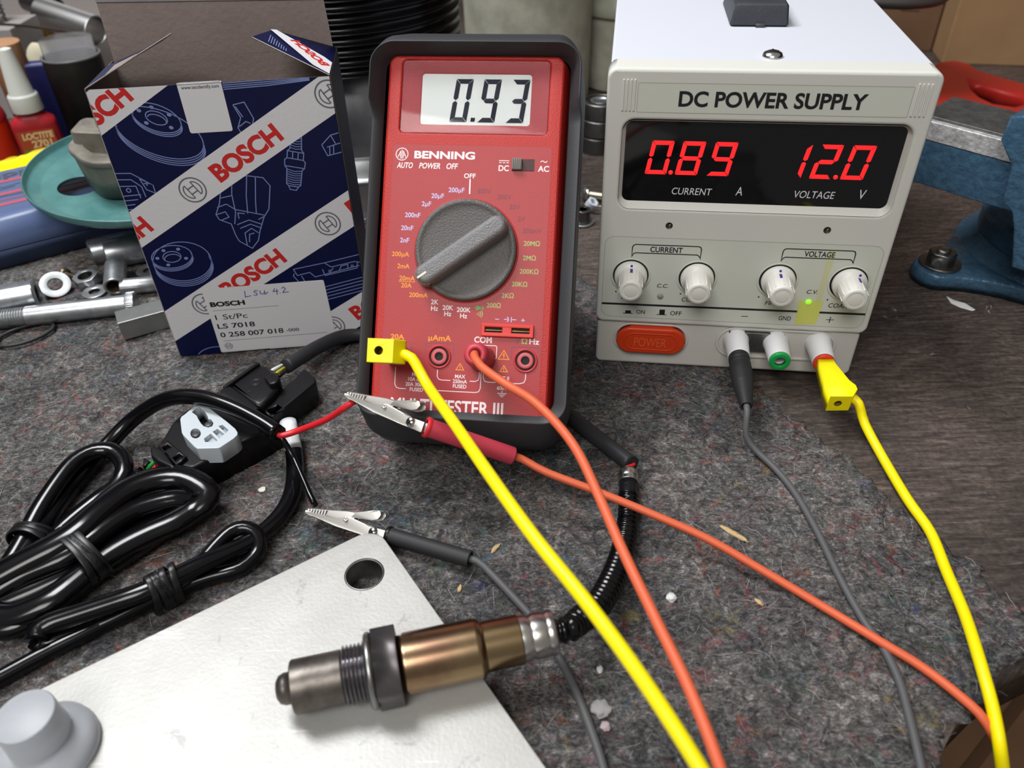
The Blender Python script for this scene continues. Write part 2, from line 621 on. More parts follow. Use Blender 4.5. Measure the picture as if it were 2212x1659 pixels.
class Nodes:
    """short hand for procedural node graphs"""

    def __init__(self, name):
        self.m = bpy.data.materials.new(name)
        self.m.use_nodes = True
        self.nt = self.m.node_tree
        self.b = self.nt.nodes['Principled BSDF']
        self.tc = self.nt.nodes.new('ShaderNodeTexCoord')

    def link(self, a, b):
        self.nt.links.new(a, b)

    def vec(self, rot=0.0, scale=(1, 1, 1)):
        mp = self.nt.nodes.new('ShaderNodeMapping')
        mp.inputs['Rotation'].default_value = (0, 0, rot)
        mp.inputs['Scale'].default_value = scale
        self.link(self.tc.outputs['Object'], mp.inputs['Vector'])
        return mp.outputs['Vector']

    def noise(self, scale, detail, rough=0.6, dist=0.0, vec=None):
        n = self.nt.nodes.new('ShaderNodeTexNoise')
        n.inputs['Scale'].default_value = scale
        n.inputs['Detail'].default_value = detail
        n.inputs['Roughness'].default_value = rough
        n.inputs['Distortion'].default_value = dist
        self.link(vec or self.tc.outputs['Object'], n.inputs['Vector'])
        return n.outputs['Fac']

    def ramp(self, src, stops):
        r = self.nt.nodes.new('ShaderNodeValToRGB')
        e = r.color_ramp.elements
        while len(e) < len(stops):
            e.new(0.5)
        for i, (p, c) in enumerate(stops):
            e[i].position = p
            e[i].color = (tuple(c) if isinstance(c, tuple) else (c, c, c)) + (1,)
        self.link(src, r.inputs['Fac'])
        return r.outputs['Color']

    def mix(self, fac, a, c, mode='MIX'):
        x = self.nt.nodes.new('ShaderNodeMix')
        x.data_type = 'RGBA'
        x.blend_type = mode
        if isinstance(fac, (int, float)):
            x.inputs[0].default_value = fac
        else:
            self.link(fac, x.inputs[0])
        for k, v in ((6, a), (7, c)):
            if isinstance(v, tuple):
                x.inputs[k].default_value = v + (1,)
            else:
                self.link(v, x.inputs[k])
        return x.outputs[2]

    def bump(self, src, strength, dist):
        bp = self.nt.nodes.new('ShaderNodeBump')
        bp.inputs['Strength'].default_value = strength
        bp.inputs['Distance'].default_value = dist
        self.link(src, bp.inputs['Height'])
        self.link(bp.outputs['Normal'], self.b.inputs['Normal'])


def felt_material():
    g = Nodes('recycled_felt')
    g.b.inputs['Roughness'].default_value = 0.95
    g.b.inputs['Specular IOR Level'].default_value = 0.12
    clump = g.noise(120, 7, 0.72, 2.2)
    fine = g.noise(430, 6, 0.75, 1.5)
    h1 = g.noise(420, 6, 0.72, 2.6, g.vec(0.9, (0.42, 1.2, 1)))
    h2 = g.noise(380, 6, 0.72, 2.8, g.vec(-0.75, (0.42, 1.2, 1)))
    hair = g.mix(0.5, h1, h2)
    base = g.ramp(clump, [(0.30, (0.036, 0.034, 0.037)), (0.44, (0.084, 0.082, 0.083)), (0.56, (0.148, 0.145, 0.143)), (0.70, (0.30, 0.285, 0.28))])
    base = g.mix(1.0, base, g.ramp(hair, [(0.38, 0.50), (0.50, 1.0), (0.60, 1.8)]), 'MULTIPLY')
    base = g.mix(1.0, base, g.ramp(fine, [(0.34, 0.5), (0.5, 1.0), (0.66, 1.75)]), 'MULTIPLY')
    big = g.noise(22, 3, 0.6, 0.5)
    base = g.mix(1.0, base, g.ramp(big, [(0.34, (0.72, 0.73, 0.76)), (0.66, (1.3, 1.24, 1.2))]), 'MULTIPLY')
    hue = g.ramp(g.noise(31, 2, 0.5, 0.4), [(0.30, (0.03, 0.05, 0.26)), (0.38, (0.05, 0.20, 0.22)), (0.44, (0.10, 0.22, 0.10)), (0.48, (0.34, 0.03, 0.05)), (0.54, (0.42, 0.13, 0.04)), (0.60, (0.36, 0.05, 0.13)), (0.68, (0.34, 0.28, 0.05))])
    hue = g.mix(0.8, hue, g.ramp(fine, [(0.3, 0.35), (0.7, 1.5)]), 'MULTIPLY')
    spots = g.ramp(g.noise(62, 6, 0.7, 2.8), [(0.545, 0.0), (0.66, 0.46)])
    base = g.mix(spots, base, hue)
    pale = g.ramp(g.noise(240, 5, 0.75, 3.2), [(0.64, 0.0), (0.71, 0.7)])
    base = g.mix(pale, base, (0.46, 0.44, 0.42))
    dark = g.ramp(g.noise(130, 4, 0.7, 3.0), [(0.30, 0.8), (0.38, 0.0)])
    base = g.mix(dark, base, (0.018, 0.017, 0.018))
    g.link(base, g.b.inputs['Base Color'])
    g.bump(g.mix(0.5, clump, g.mix(0.5, hair, fine)), 1.0, 0.0030)
    return g.m


def bench_material():
    g = Nodes('worn_bench_wood')
    g.b.inputs['Roughness'].default_value = 0.5
    v = g.vec(math.radians(-20), (1.0, 7.0, 1.0))
    grain = g.noise(62, 9, 0.72, 0.5, v)
    col = g.ramp(grain, [(0.30, (0.020, 0.015, 0.014)), (0.48, (0.062, 0.045, 0.037)), (0.62, (0.118, 0.088, 0.074)), (0.78, (0.21, 0.175, 0.15))])
    col = g.mix(1.0, col, g.ramp(g.noise(9, 4, 0.6, 0.3), [(0.35, 0.62), (0.65, 1.35)]), 'MULTIPLY')
    col = g.mix(1.0, col, g.ramp(g.noise(400, 5, 0.7), [(0.35, 0.6), (0.65, 1.5)]), 'MULTIPLY')
    scr = g.ramp(g.noise(210, 4, 0.7, 0.4, g.vec(math.radians(-50), (0.16, 1.6, 1))), [(0.64, 0.0), (0.72, 0.45)])
    col = g.mix(scr, col, (0.27, 0.24, 0.22))
    chip = g.ramp(g.noise(95, 7, 0.74, 0.8), [(0.665, 0.0), (0.70, 0.85)])
    col = g.mix(chip, col, (0.44, 0.41, 0.37))
    g.link(col, g.b.inputs['Base Color'])
    g.bump(grain, 0.8, 0.0012)
    return g.m


def plate_material():
    g = Nodes('scratched_plate')
    g.b.inputs['Roughness'].default_value = 0.46
    g.b.inputs['Metallic'].default_value = 0.25
    col = g.ramp(g.noise(30, 5, 0.6), [(0.35, (0.40, 0.395, 0.375)), (0.65, (0.47, 0.465, 0.445))])
    st = g.ramp(g.noise(75, 6, 0.7, 1.2), [(0.61, 0.0), (0.66, 0.55)])
    col = g.mix(st, col, (0.24, 0.245, 0.255))
    sc = g.ramp(g.noise(170, 3, 0.6, 0.3, g.vec(math.radians(-30), (0.09, 2.2, 1))), [(0.685, 0.0), (0.71, 0.6)])
    col = g.mix(sc, col, (0.72, 0.71, 0.69))
    g.link(col, g.b.inputs['Base Color'])
    g.bump(g.noise(700, 4), 0.1, 0.001)
    return g.m


plate_metal = plate_material()
felt = felt_material()
bench_wood = bench_material()
wall_mat = mat('dark_workshop_wall', srgb(62, 52, 47), 0.85, var=(6, 0.3))
floor_mat = mat('concrete_floor', srgb(84, 78, 72), 0.85, var=(5, 0.3))

# ------------------------------------------------------------------ room
mb = MB()
mb.box(-2.2, -1.6, -0.90, 2.2, 1.35, -0.86)
tag(mb.build('floor', floor_mat), 'grey concrete workshop floor below the bench', 'floor', kind='structure')
mb = MB()
mb.box(-2.2, 1.25, -0.86, 2.2, 1.30, 1.7)
tag(mb.build('wall_back', wall_mat), 'dark wall behind the workbench', 'wall', kind='structure')

for sx, nm in ((-2.2, 'left'), (2.2, 'right')):
    mb = MB()
    mb.box(sx - 0.05, -1.6, -0.86, sx, 1.25, 1.7)
    tag(mb.build('wall_' + nm, wall_mat), 'dark workshop wall on the ' + nm + ' of the bench', 'wall', kind='structure')

# ------------------------------------------------------------------ workbench and felt
BZ = -0.0025
a = at(2500, 1180)
edge = [at(2800, 830), at(2330, 1340), at(2200, 1405), at(2135, 1470), at(2075, 1545), at(2020, 1659), at(1985, 1850)]
poly = [(-1.0, 0.03), (edge[-1].x - 0.02, 0.03)] + [(p.x, p.y) for p in reversed(edge)] + [(1.1, edge[0].y + 0.05), (1.1, 1.24), (-1.0, 1.24)]
wb = thing('workbench', 'dark scratched wooden workbench top carrying everything', 'workbench', (0, 0.6, -0.86))
mb = MB()
mb.prism(poly, BZ - 0.045, BZ)
mb.build('bench_top', bench_wood, wb, world=True)
for x, y in ((-0.9, 0.12), (-0.9, 1.15), (1.0, 1.15), (0.06, 0.10)):
    mb = MB()
    mb.box(x - 0.035, y - 0.035, -0.86, x + 0.035, y + 0.035, BZ - 0.045)
    mb.build('leg', bench_wood, wb, world=True)

medge = [(-0.62, 0.02), (0.115, 0.02)] + [(p.x, p.y) for p in (at(1998, 1760), at(2035, 1659), at(2092, 1556), at(2152, 1478), at(2214, 1418), at(2275, 1385))]
medge += [(p.x, p.y) for p in (at(2290, 1345), at(2205, 1300), at(2105, 1205), at(2000, 1128), at(1860, 1000), at(1745, 905), at(1640, 826), at(1560, 770), at(1420, 700), at(1300, 615), at(1240, 590))]
medge += [(0.0, 0.415), (-0.09, 0.43), (-0.13, 0.52), (-0.62, 0.56)]


def inside(x, y, P):
    c = False
    for i in range(len(P)):
        (x1, y1), (x2, y2) = P[i - 1], P[i]
        if (y1 > y) != (y2 > y) and x < (x2 - x1) * (y - y1) / (y2 - y1) + x1:
            c = not c
    return c


def edge_dist(x, y, P):
    d = 9
    for i in range(len(P)):
        a, b = Vector(P[i - 1]), Vector(P[i])
        ab = b - a
        t = max(0, min(1, (Vector((x, y)) - a).dot(ab) / ab.length_squared))
        d = min(d, (Vector((x, y)) - a - ab * t).length)
    return d


def felt_z(x, y):
    h = noise.noise(Vector((x * 55, y * 55, 0))) * 0.0006 + noise.noise(Vector((x * 170, y * 170, 3))) * 0.0005 + noise.noise(Vector((x * 420, y * 420, 7))) * 0.00035
    return -0.0007 + h


b = bmesh.new()
st = 0.0022
x0, x1, y0, y1 = -0.46, 0.24, 0.03, 0.56
nx, ny = int((x1 - x0) / st), int((y1 - y0) / st)
grid = {}
for i in range(nx + 1):
    for j in range(ny + 1):
        x, y = x0 + i * st, y0 + j * st
        if math.hypot(x, y) > 0.62:
            continue
        jx = x + 0.005 * noise.noise(Vector((x * 130, y * 130, 1))) + 0.003 * noise.noise(Vector((x * 420, y * 420, 5)))
        jy = y + 0.005 * noise.noise(Vector((x * 130, y * 130, 9))) + 0.003 * noise.noise(Vector((x * 420, y * 420, 15)))
        if inside(jx, jy, medge):
            d = edge_dist(jx, jy, medge) if (x > 0.02) else 1
            k = max(0.0, 1 - d / 0.009)
            grid[i, j] = b.verts.new((x, y, felt_z(x, y) - 0.0016 * k * k))
for (i, j), v in list(grid.items()):
    q = [grid.get((i, j)), grid.get((i + 1, j)), grid.get((i + 1, j + 1)), grid.get((i, j + 1))]
    if all(q):
        b.faces.new(q)
bot = {}
for e in [e for e in b.edges if len(e.link_faces) == 1]:
    f = e.link_faces[0]
    vs = list(f.verts)
    i = vs.index(e.verts[0])
    a, c = (e.verts[0], e.verts[1]) if vs[(i + 1) % 4] == e.verts[1] else (e.verts[1], e.verts[0])
    for v in (a, c):
        if v not in bot:
            bot[v] = b.verts.new((v.co.x, v.co.y, BZ))
    b.faces.new([c, a, bot[a], bot[c]])
mb = MB()
mb.add(b)
mat_t = thing('felt_mat', 'mottled grey recycled felt mat spread on the workbench', 'mat', (0, 0.25, BZ))
mb.build('felt_sheet', felt, mat_t, world=True, smooth=80)

fib_cols = [mat('fibre_%s' % k, c, 0.9, spec=0.2) for k, c in dict(pale=(0.5, 0.48, 0.46), grey=(0.2, 0.19, 0.19), dark=(0.03, 0.03, 0.035), red=(0.4, 0.06, 0.07), blue=(0.06, 0.10, 0.30), ochre=(0.36, 0.26, 0.08), green=(0.10, 0.26, 0.16)).items()]
mb = MB()
b = bmesh.new()
rf = random.Random(3)
lay = 0
while lay < 5200:
    x, y = rf.uniform(-0.34, 0.2), rf.uniform(0.09, 0.46)
    if not inside(x, y, medge):
        continue
    lay += 1
    L = rf.uniform(0.002, 0.009)
    a = rf.uniform(0, 2 * PI)
    cu = rf.uniform(-2.2, 2.2)
    r = 0.00005 + 0.00004 * rf.random()
    k = rf.choices(range(7), (40, 30, 14, 5, 4, 4, 3))[0]
    pts = []
    for s in range(5):
        pts.append((x, y, felt_z(x, y) + 0.0002 + 0.0009 * rf.random() * (s in (1, 2, 3))))
        x += math.cos(a) * L / 4
        y += math.sin(a) * L / 4
        a += cu / 4
    prev = None
    for p, (dx, dy) in zip(pts, [(math.cos(a), math.sin(a))] * 5):
        tri = [b.verts.new((p[0] - dy * r, p[1] + dx * r, p[2])), b.verts.new((p[0] + dy * r, p[1] - dx * r, p[2])), b.verts.new((p[0], p[1], p[2] + r * 1.6))]
        if prev:
            for q in range(3):
                f = b.faces.new([prev[q], prev[(q + 1) % 3], tri[(q + 1) % 3], tri[q]])
                f.material_index = k
        prev = tri
me_mb = MB()
me_mb.bm.free()
me_mb.bm = b
tag(me_mb.build('loose_fibre', fib_cols, mat_t, world=True, smooth=180), None, None, kind='stuff')

# ------------------------------------------------------------------ power supply
R = math.radians
ps = thing('power_supply', 'white bench power supply showing red digits 0.89 and 12.0', 'power supply', (0.04213782, 0.32170431, 0), (0, 0, R(-8.336)))
mb = MB()
mb.box(0.0009, 0.010, 0.0022, 0.1271, 0.215, 0.1466, 0.0012)
mb.build('housing', white_lid, ps)

mb = MB(FACE)
DISP_O, DISP_I = rrect(7.3, 86.8, 122.3, 126.6, 5), rrect(8.7, 89.6, 120.9, 125.4, 3)
mb.prism(rrect(0, 26, 128, 147.2, 4), -12, 0, holes=[DISP_O], bev=1.4, seg=3)
mb.loft([[(x, y, -0.02) for x, y in DISP_O], [(x, y, -2.4) for x, y in DISP_I]])
for g in (6.6, 8.1, 9.6, 11.1, 119.2, 120.8, 122.4, 124.0):
    mb.box(g - 0.45, 130.2, -0.2, g + 0.45, 143, 0.55, 0.3)
bez = mb.build('front_bezel', ivory, ps)
mb = MB(FACE)
mb.prism(rrect(0.9, 0.0, 126.4, 26.2, 3), -12, -1.6, bev=1.5, seg=3)
mb.prism(rrect(9.2, 7.4, 46.2, 25.2, 8.8, 10), -1.7, -0.9, holes=[rrect(10.4, 8.4, 45, 24.2, 7.8, 10)], bev=0.3)
mb.prism(rrect(59.4, 7.8, 116.5, 25.6, 8.8, 10), -1.7, -0.9, holes=[rrect(60.8, 9.2, 115.1, 24.2, 7.4, 10)], bev=0.3)
mb.build('lower_front', ivory_low, ps)

mb = MB(FACE)
mb.flat(rrect(12.4, 129.8, 117.9, 141.6, 0.6), 0.06)
mb.line(rrect(12.4, 129.8, 117.9, 141.6, 0.6), 0.22, 0.09, True, m=1)
text(mb, 'DC POWER SUPPLY', 28.9, 132.6, 101.6, 138.6, 0.12, m=2, bold=0.03)
mb.build('title_plate', [panel_film, mat('plate_seam', srgb(160, 160, 148), 0.6), ink], ps)

mb = MB(FACE)
mb.prism(rrect(8.0, 88.8, 121.6, 126.0, 3), -3.2, -2.4)
disp = mb.build('display_window', black_gloss, ps)
for ch, u0, u1 in (('0', 18.5, 29.3), ('8', 31.3, 42.3), ('9', 44.6, 55.4), ('1', 77.2, 85.4), ('2', 87.2, 97.6), ('0', 99.8, 110.6)):
    mb = MB(FACE)
    digit(mb, ch, u0 - 0.6, 102.3, u1, 117.1, 1.75, 2.3, -2.28)
    mb.build('display_digit', led_red, disp)
for u in (28.9, 97.3):
    mb = MB(FACE)
    mb.prism(circ(u, 103.2, 0.95, 20), -2.4, -2.28)
    mb.build('decimal_point', led_red, disp)
mb = MB(FACE)
text(mb, 'CURRENT', 30.3, 93.2, 47.4, 96.3, -2.3, shear=0.12)
text(mb, 'A', 57.5, 93.6, 60.3, 97.5, -2.3, shear=0.12)
mb.build('current_lettering', dial_white, disp)
mb = MB(FACE)
text(mb, 'VOLTAGE', 82.0, 93.4, 98.8, 96.6, -2.3, shear=0.12)
text(mb, 'V', 108.6, 93.7, 111.4, 97.9, -2.3, shear=0.12)
mb.build('voltage_lettering', dial_white, disp)

mb = MB(FACE)
mb.flat(rrect(2.6, 29.4, 125.0, 72.9, 4.5, 8), 0.06)
mb.line(rrect(2.6, 29.4, 125.0, 72.9, 4.5, 8), 0.2, 0.09, True, m=1)
mb.flat([(2.6, 36.1), (125.0, 36.8), (125.0, 37.9), (2.6, 37.2)], 0.1, m=2)
for x0, x1, yb, nm, tx0, tx1 in ((15.2, 46.2, 63.0, 'CURRENT', 23.3, 37.9), (82.0, 113.2, 63.8, 'VOLTAGE', 91.4, 104.6)):
    mb.line([(x0, yb), (x0, yb + 4.6), (x0 + 0.4, yb + 5.7), (x0 + 1.4, yb + 6.2), (x1 - 1.4, yb + 6.3), (x1 - 0.4, yb + 5.9), (x1, yb + 4.8), (x1, yb + 0.2), (x1 - 0.7, yb + 1.4), (x1 - 1.6, yb + 2.0), (x0 + 1.6, yb + 1.9), (x0 + 0.7, yb + 1.4)], 0.5, 0.1, True, m=2)
    text(mb, nm, tx0, yb + 2.7, tx1, yb + 5.4, 0.12, m=2, bold=0.02)
text(mb, 'C.C.', 28.1, 46.9, 33.2, 48.9, 0.12, m=2, shear=0.15, bold=0.01)
text(mb, 'C.V.', 96.4, 47.2, 101.3, 49.3, 0.12, m=2, shear=0.15, bold=0.01)
text(mb, 'COARSE', 40.3, 39.8, 51.6, 42.0, 0.12, m=2, shear=0.15, bold=0.008)
text(mb, 'FINE', 11.8, 39.6, 18.6, 41.8, 0.12, m=2, shear=0.15, bold=0.008)
text(mb, 'FINE', 78.8, 40.1, 85.6, 42.2, 0.12, m=2, shear=0.15, bold=0.008)
text(mb, 'COARSE', 107.5, 40.3, 119.0, 42.6, 0.12, m=2, shear=0.15, bold=0.008)
for u, v in ((9.0, 43.6), (39.4, 44.0), (75.4, 44.2), (106.4, 44.4)):
    mb.flat(circ(u, v, 0.4, 12), 0.12, m=2)
text(mb, 'ON', 19.5, 31.6, 23.6, 33.8, 0.12, m=2, bold=0.012)
text(mb, 'OFF', 35.7, 31.7, 41.1, 34.0, 0.12, m=2, bold=0.012)
mb.flat([(13.2, 31.3), (17.8, 31.4), (17.8, 31.8), (16.9, 31.8), (16.9, 33.2), (14.2, 33.2), (14.2, 31.7), (13.2, 31.7)], 0.12, m=2)
mb.flat([(29.3, 31.4), (34.0, 31.5), (34.0, 31.9), (33.1, 31.9), (33.1, 34.6), (30.5, 34.6), (30.5, 31.8), (29.3, 31.8)], 0.12, m=2)
mb.flat([(69.2, 32.8), (72.3, 32.9), (72.3, 33.25), (69.2, 33.15)], 0.12, m=2)
text(mb, 'GND', 86.5, 31.9, 92.2, 34.2, 0.12, m=2, bold=0.012)
mb.flat([(108.2, 33.2), (111.6, 33.3), (111.6, 33.65), (108.2, 33.55)], 0.12, m=2)
mb.flat([(109.7, 31.7), (110.1, 31.7), (110.1, 35.1), (109.7, 35.1)], 0.13, m=2)
mb.build('control_panel', [panel_film, mat('plate_seam', (0.3, 0.3, 0.28), 0.6), ink], ps)

for u, v in ((15.4, 53.2), (45.9, 53.3), (82.3, 53.9), (113.7, 54.0)):
    mb = MB(FACE)
    mb.lathe([(8.3, 0.05), (9.3, 0.05), (9.3, 0.5), (8.6, 0.5), (8.3, 0.2)], 40, Matrix.Translation((u, v - 0.3, 0)), closed=True)
    mb.lathe([(0.0, 0.08), (8.45, 0.08), (8.45, 0.16)], 40, Matrix.Translation((u, v - 0.3, 0)), m=1, cap=False)
    wl = mb.build('knob_well', [panel_film, dark_gap], ps)
    mb = MB(FACE)
    T = Matrix.Translation((u, v, 0))
    mb.lathe([(7.4, 0.2), (7.6, 0.8), (7.6, 2.6), (7.0, 3.3), (6.2, 3.6), (5.7, 4.6), (5.35, 14.2), (4.9, 15.0), (3.6, 15.0), (3.5, 14.7), (3.2, 14.7), (3.1, 15.0), (0, 15.05)], 48, T)
    for k in range(10):
        a = 2 * PI * k / 10
        mb.box(-0.35, 5.0, 4.0, 0.35, 5.75, 13.6, 0.15, M=T @ Matrix.Rotation(a, 4, 'Z'))
    kn = mb.build('knob', knob_white, ps)
    if u != 45.9:
        ang = {15.4: 0.0, 82.3: 0.06, 113.7: -0.45}[u]
        mb = MB(FACE)
        T2 = T @ Matrix.Rotation(ang, 4, 'Z')
        mb.box(-0.5, 5.4, 3.5, 0.5, 7.2, 3.75, 0.1, M=T2)
        mb.box(-0.6, 5.4, 4.6, 0.6, 5.8, 8.0, 0.15, M=T2)
        tag(mb.build('pen_mark', pen_blue, kn), 'blue pen mark', None)
for u, v in ((30.6, 79.2), (98.6, 79.8)):
    mb = MB(FACE)
    mb.lathe([(0, 0.08), (1.6, 0.08), (1.6, 0.12)], 24, Matrix.Translation((u, v, 0)), cap=False)
    mb.box(-1.0, -0.22, 0.1, 1.0, 0.22, 0.2, M=Matrix.Translation((u, v, 0)) @ Matrix.Rotation(0.8, 4, 'Z'), m=1)
    mb.build('screw', [mat('screw_hole', srgb(70, 62, 52), 0.5, 0.5), steel], ps)
for u, v, m_, nm in ((30.1, 42.2, led_off, 'unlit'), (98.2, 42.8, led_green, 'green glowing')):
    mb = MB(FACE)
    mb.lathe([(1.45, 0.0), (1.45, 0.4), (1.2, 0.7), (0, 0.85)], 24, Matrix.Translation((u, v, 0.05)))
    tag(mb.build('indicator_lamp', m_, ps), nm + ' indicator lamp', None)
mb = MB(FACE)
mb.flat([(94.5, 29.9), (104.0, 30.3), (104.6, 43.6), (94.0, 43.2)], 0.16)
mb.flat([(101.5, 43.5), (103.6, 43.6), (104.8, 69.0), (101.6, 69.6)], 0.09, m=1)
mb.build('tape_scrap', [tape_yellow, tape_faint], ps)

mb = MB(FACE)
mb.prism(rrect(10.8, 8.8, 44.6, 23.8, 7.4, 10), -1.7, 1.6, bev=1.0, seg=3)
mb.prism(rrect(14.6, 11.2, 40.8, 21.2, 4.9, 8), 1.5, 1.9, holes=[rrect(15.2, 11.8, 40.2, 20.6, 4.3, 8)], bev=0.15)
text(mb, 'POWER', 19.6, 13.4, 35.4, 18.6, 1.95, m=1)
mb.build('power_button', [power_red, mat('button_lettering', srgb(226, 96, 56), 0.45)], ps)
mb = MB(FACE)
mb.prism(rrect(64.8, 12.5, 91.8, 23.6, 1.0), -1.6, 0.2, bev=0.2)
tag(mb.build('link_plate', steel, ps), 'metal link plate between two terminals', None)
TERM = ((69.0, 18.4, ink), (87.8, 18.4, green_ring), (107.9, 18.6, red_ring))
for u, v, rc in TERM:
    T = Matrix.Translation((u, v, -1.6))
    mb = MB(FACE)
    mb.lathe([(6.2, 0), (6.2, 1.0), (5.7, 4), (5.2, 14.5), (4.8, 15.6), (3.2, 15.6), (3.2, 10), (0, 10)], 40, T, cap=False)
    tm = mb.build('terminal', mat('white_terminal', srgb(226, 226, 228), 0.4), ps)
    mb = MB(FACE)
    mb.lathe([(2.5, 15.0), (4.9, 15.0), (4.9, 16.6), (4.6, 17.2), (2.7, 17.2), (2.5, 16.6)], 36, T, closed=True)
    mb.build('terminal_ring', rc, tm)
mb = MB()
T = Matrix.Translation((0.0660, 0.0196, 0.1466))
mb.lathe([(0.0042, 0), (0.0042, 0.0005), (0.0036, 0.0016), (0.002, 0.0023), (0, 0.0024)], 32, T)
mb.box(-0.0022, -0.0004, 0.0018, 0.0022, 0.0004, 0.00243, M=T, m=1)
mb.box(-0.0004, -0.0022, 0.0018, 0.0004, 0.0022, 0.00243, M=T, m=1)
mb.build('lid_screw', [chrome, dark_gap], ps)
mb = MB()
hb = bmesh.new()
lo = [(0.0525, 0.0635, 0.1466), (0.0785, 0.0635, 0.1466), (0.0785, 0.104, 0.1466), (0.0525, 0.104, 0.1466)]
hi = [(0.0545, 0.0655, 0.1560), (0.0775, 0.0655, 0.1560), (0.0775, 0.102, 0.1560), (0.0545, 0.102, 0.1560)]
va = [hb.verts.new(p) for p in lo]
vb = [hb.verts.new(p) for p in hi]
hb.faces.new(va[::-1]); hb.faces.new(vb)
for i in range(4):
    j = (i + 1) % 4
    hb.faces.new([va[i], va[j], vb[j], vb[i]])
bmesh.ops.bevel(hb, geom=hb.edges[:], offset=0.0009, segments=3, affect='EDGES')
mb.add(hb)
mb.box(0.064, 0.0625, 0.1466, 0.068, 0.064, 0.1482)
mb.build('handle_mount', handle_grey, ps)
for x, y in ((0.012, 0.03), (0.116, 0.03), (0.012, 0.19), (0.116, 0.19)):
    mb = MB()
    mb.lathe([(0.005, 0.0), (0.005, 0.0023)], 20, Matrix.Translation((x, y, 0)))
    mb.build('foot', rubber_dark, ps)
PSM = ROOT['power_supply']
PSF = PSM @ FACE

# ------------------------------------------------------------------ multimeter
YAW_M, TILT_M = R(-7.539158), R(39.89756)
mt = thing('multimeter', 'red handheld multimeter in grey rubber holster reading 0.93', 'multimeter', (-0.05526948, 0.24901472, 0.03843765))
mt.rotation_euler = (Matrix.Rotation(YAW_M, 3, 'Z') @ Matrix.Rotation(-TILT_M, 3, 'X')).to_euler()
ROOT['multimeter'] = Matrix.LocRotScale(mt.location, mt.rotation_euler.to_quaternion(), None)
MM = ROOT['multimeter']
MF = MM @ FACE
mb = MB(FACE)
LENS, LCD = rrect(2.6, 112.2, 63.6, 142.4, 1.8), rrect(10.8, 116.4, 56.1, 137.2, 1.2)
mb.prism(rrect(-3.2, -6, 69.6, 144.2, 4), -26, 0, holes=[LENS], bev=1.0, seg=2)
mb.loft([[(x, y, 0) for x, y in rrect(-3.2 + 0.9, -6, 69.6 - 0.9, 143.5, 4)], [(x, y, -0.5) for x, y in rrect(-3.2, -6, 69.6, 144.2, 4)], [(x, y, -12) for x, y in rrect(-5.4, -6.5, 72.6, 145, 4)], [(x, y, -28) for x, y in rrect(-5.6, -6.5, 72.8, 145, 4)]])
mb.build('housing', red_body, mt)
mb = MB(FACE)
mb.loft([[(x, y, -0.6) for x, y in LENS], [(x, y, -1.5) for x, y in rrect(10.2, 115.8, 56.7, 137.8, 1.5)], [(x, y, -2.2) for x, y in LCD]])
mb.build('display_frame', rose_frame, mt)
mb = MB(FACE)
mb.flat(rrect(10.0, 115.6, 57, 138, 1), -2.0)
lcd = mb.build('display', lcd_back, mt)
for ch, u0, u1 in (('0', 22.8, 32.2), ('9', 34.4, 43.9), ('3', 46.2, 55.7)):
    mb = MB(FACE)
    digit(mb, ch, u0, 117.4, u1, 135.3, 1.95, 2.3, -1.85, gap=0.15)
    mb.build('display_digit', lcd_dark, lcd)
mb = MB(FACE)
mb.flat([(31.6, 117.6), (33.4, 117.6), (33.6, 119.3), (31.8, 119.3)], -1.9)
mb.build('decimal_point', lcd_dark, lcd)
mb = MB(FACE)
mb.prism(rrect(2.7, 112.3, 63.5, 142.3, 1.8), -0.6, -0.2, bev=0.1)
mb.build('display_pane', clear_pane, mt)

mb = MB(FACE)
P = 0.1
mb.flat(rrect(0.2, -6, 66.1, 107.3, 1.5), 0.05)
mb.line(rrect(0.2, -6, 66.1, 107.3, 1.5), 0.22, 0.07, True, m=9)
W, O_, G, DG, B_, D, SL = 1, 2, 3, 4, 5, 6, 7
mb.line(circ(4.2, 103.0, 2.5, 36), 0.32, P, True, m=W)
mb.line([(4.2, 104.9), (4.2, 101.0)], 0.3, P, m=W)
for s in (-1, 1):
    mb.line([(4.2 + s * 0.55, 104.4), (4.2 + s * 0.55, 101.2)], 0.28, P, m=W)
    mb.line([(4.2 + s * 0.6, 104.3), (4.2 + s * 1.7, 101.6)], 0.28, P, m=W)
    mb.line([(4.2 + s * 0.6, 102.6), (4.2 + s * 1.6, 102.6)], 0.28, P, m=W)
text(mb, 'BENNING', 9.4, 101.5, 34.7, 104.5, P, m=W, bold=0.035)
for s, a, c in (('AUTO', 2.3, 9.0), ('POWER', 11.6, 20.5), ('OFF', 23.1, 27.9)):
    text(mb, s, a, 97.3, c, 99.6, P, m=W, shear=0.2, bold=0.02)
text(mb, 'DC', 44.7, 97.0, 48.9, 99.3, P, m=W, bold=0.02)
mb.line([(44.7, 101.2), (48.9, 101.2)], 0.3, P, m=W)
for k in range(3):
    mb.line([(44.8 + k * 1.5, 100.4), (45.8 + k * 1.5, 100.4)], 0.3, P, m=W)
text(mb, 'AC', 60.8, 97.1, 65.3, 99.4, P, m=W, bold=0.02)
mb.line([(61.7, 100.9), (62.2, 101.4), (62.7, 101.4), (63.4, 100.9), (63.9, 100.9), (64.4, 101.4)], 0.3, P, m=W)
text(mb, 'OFF', 30.6, 93.7, 35.4, 95.6, P, m=W, bold=0.02)
mb.line([(33.2, 93.3), (33.3, 87.2)], 0.55, P, m=W)


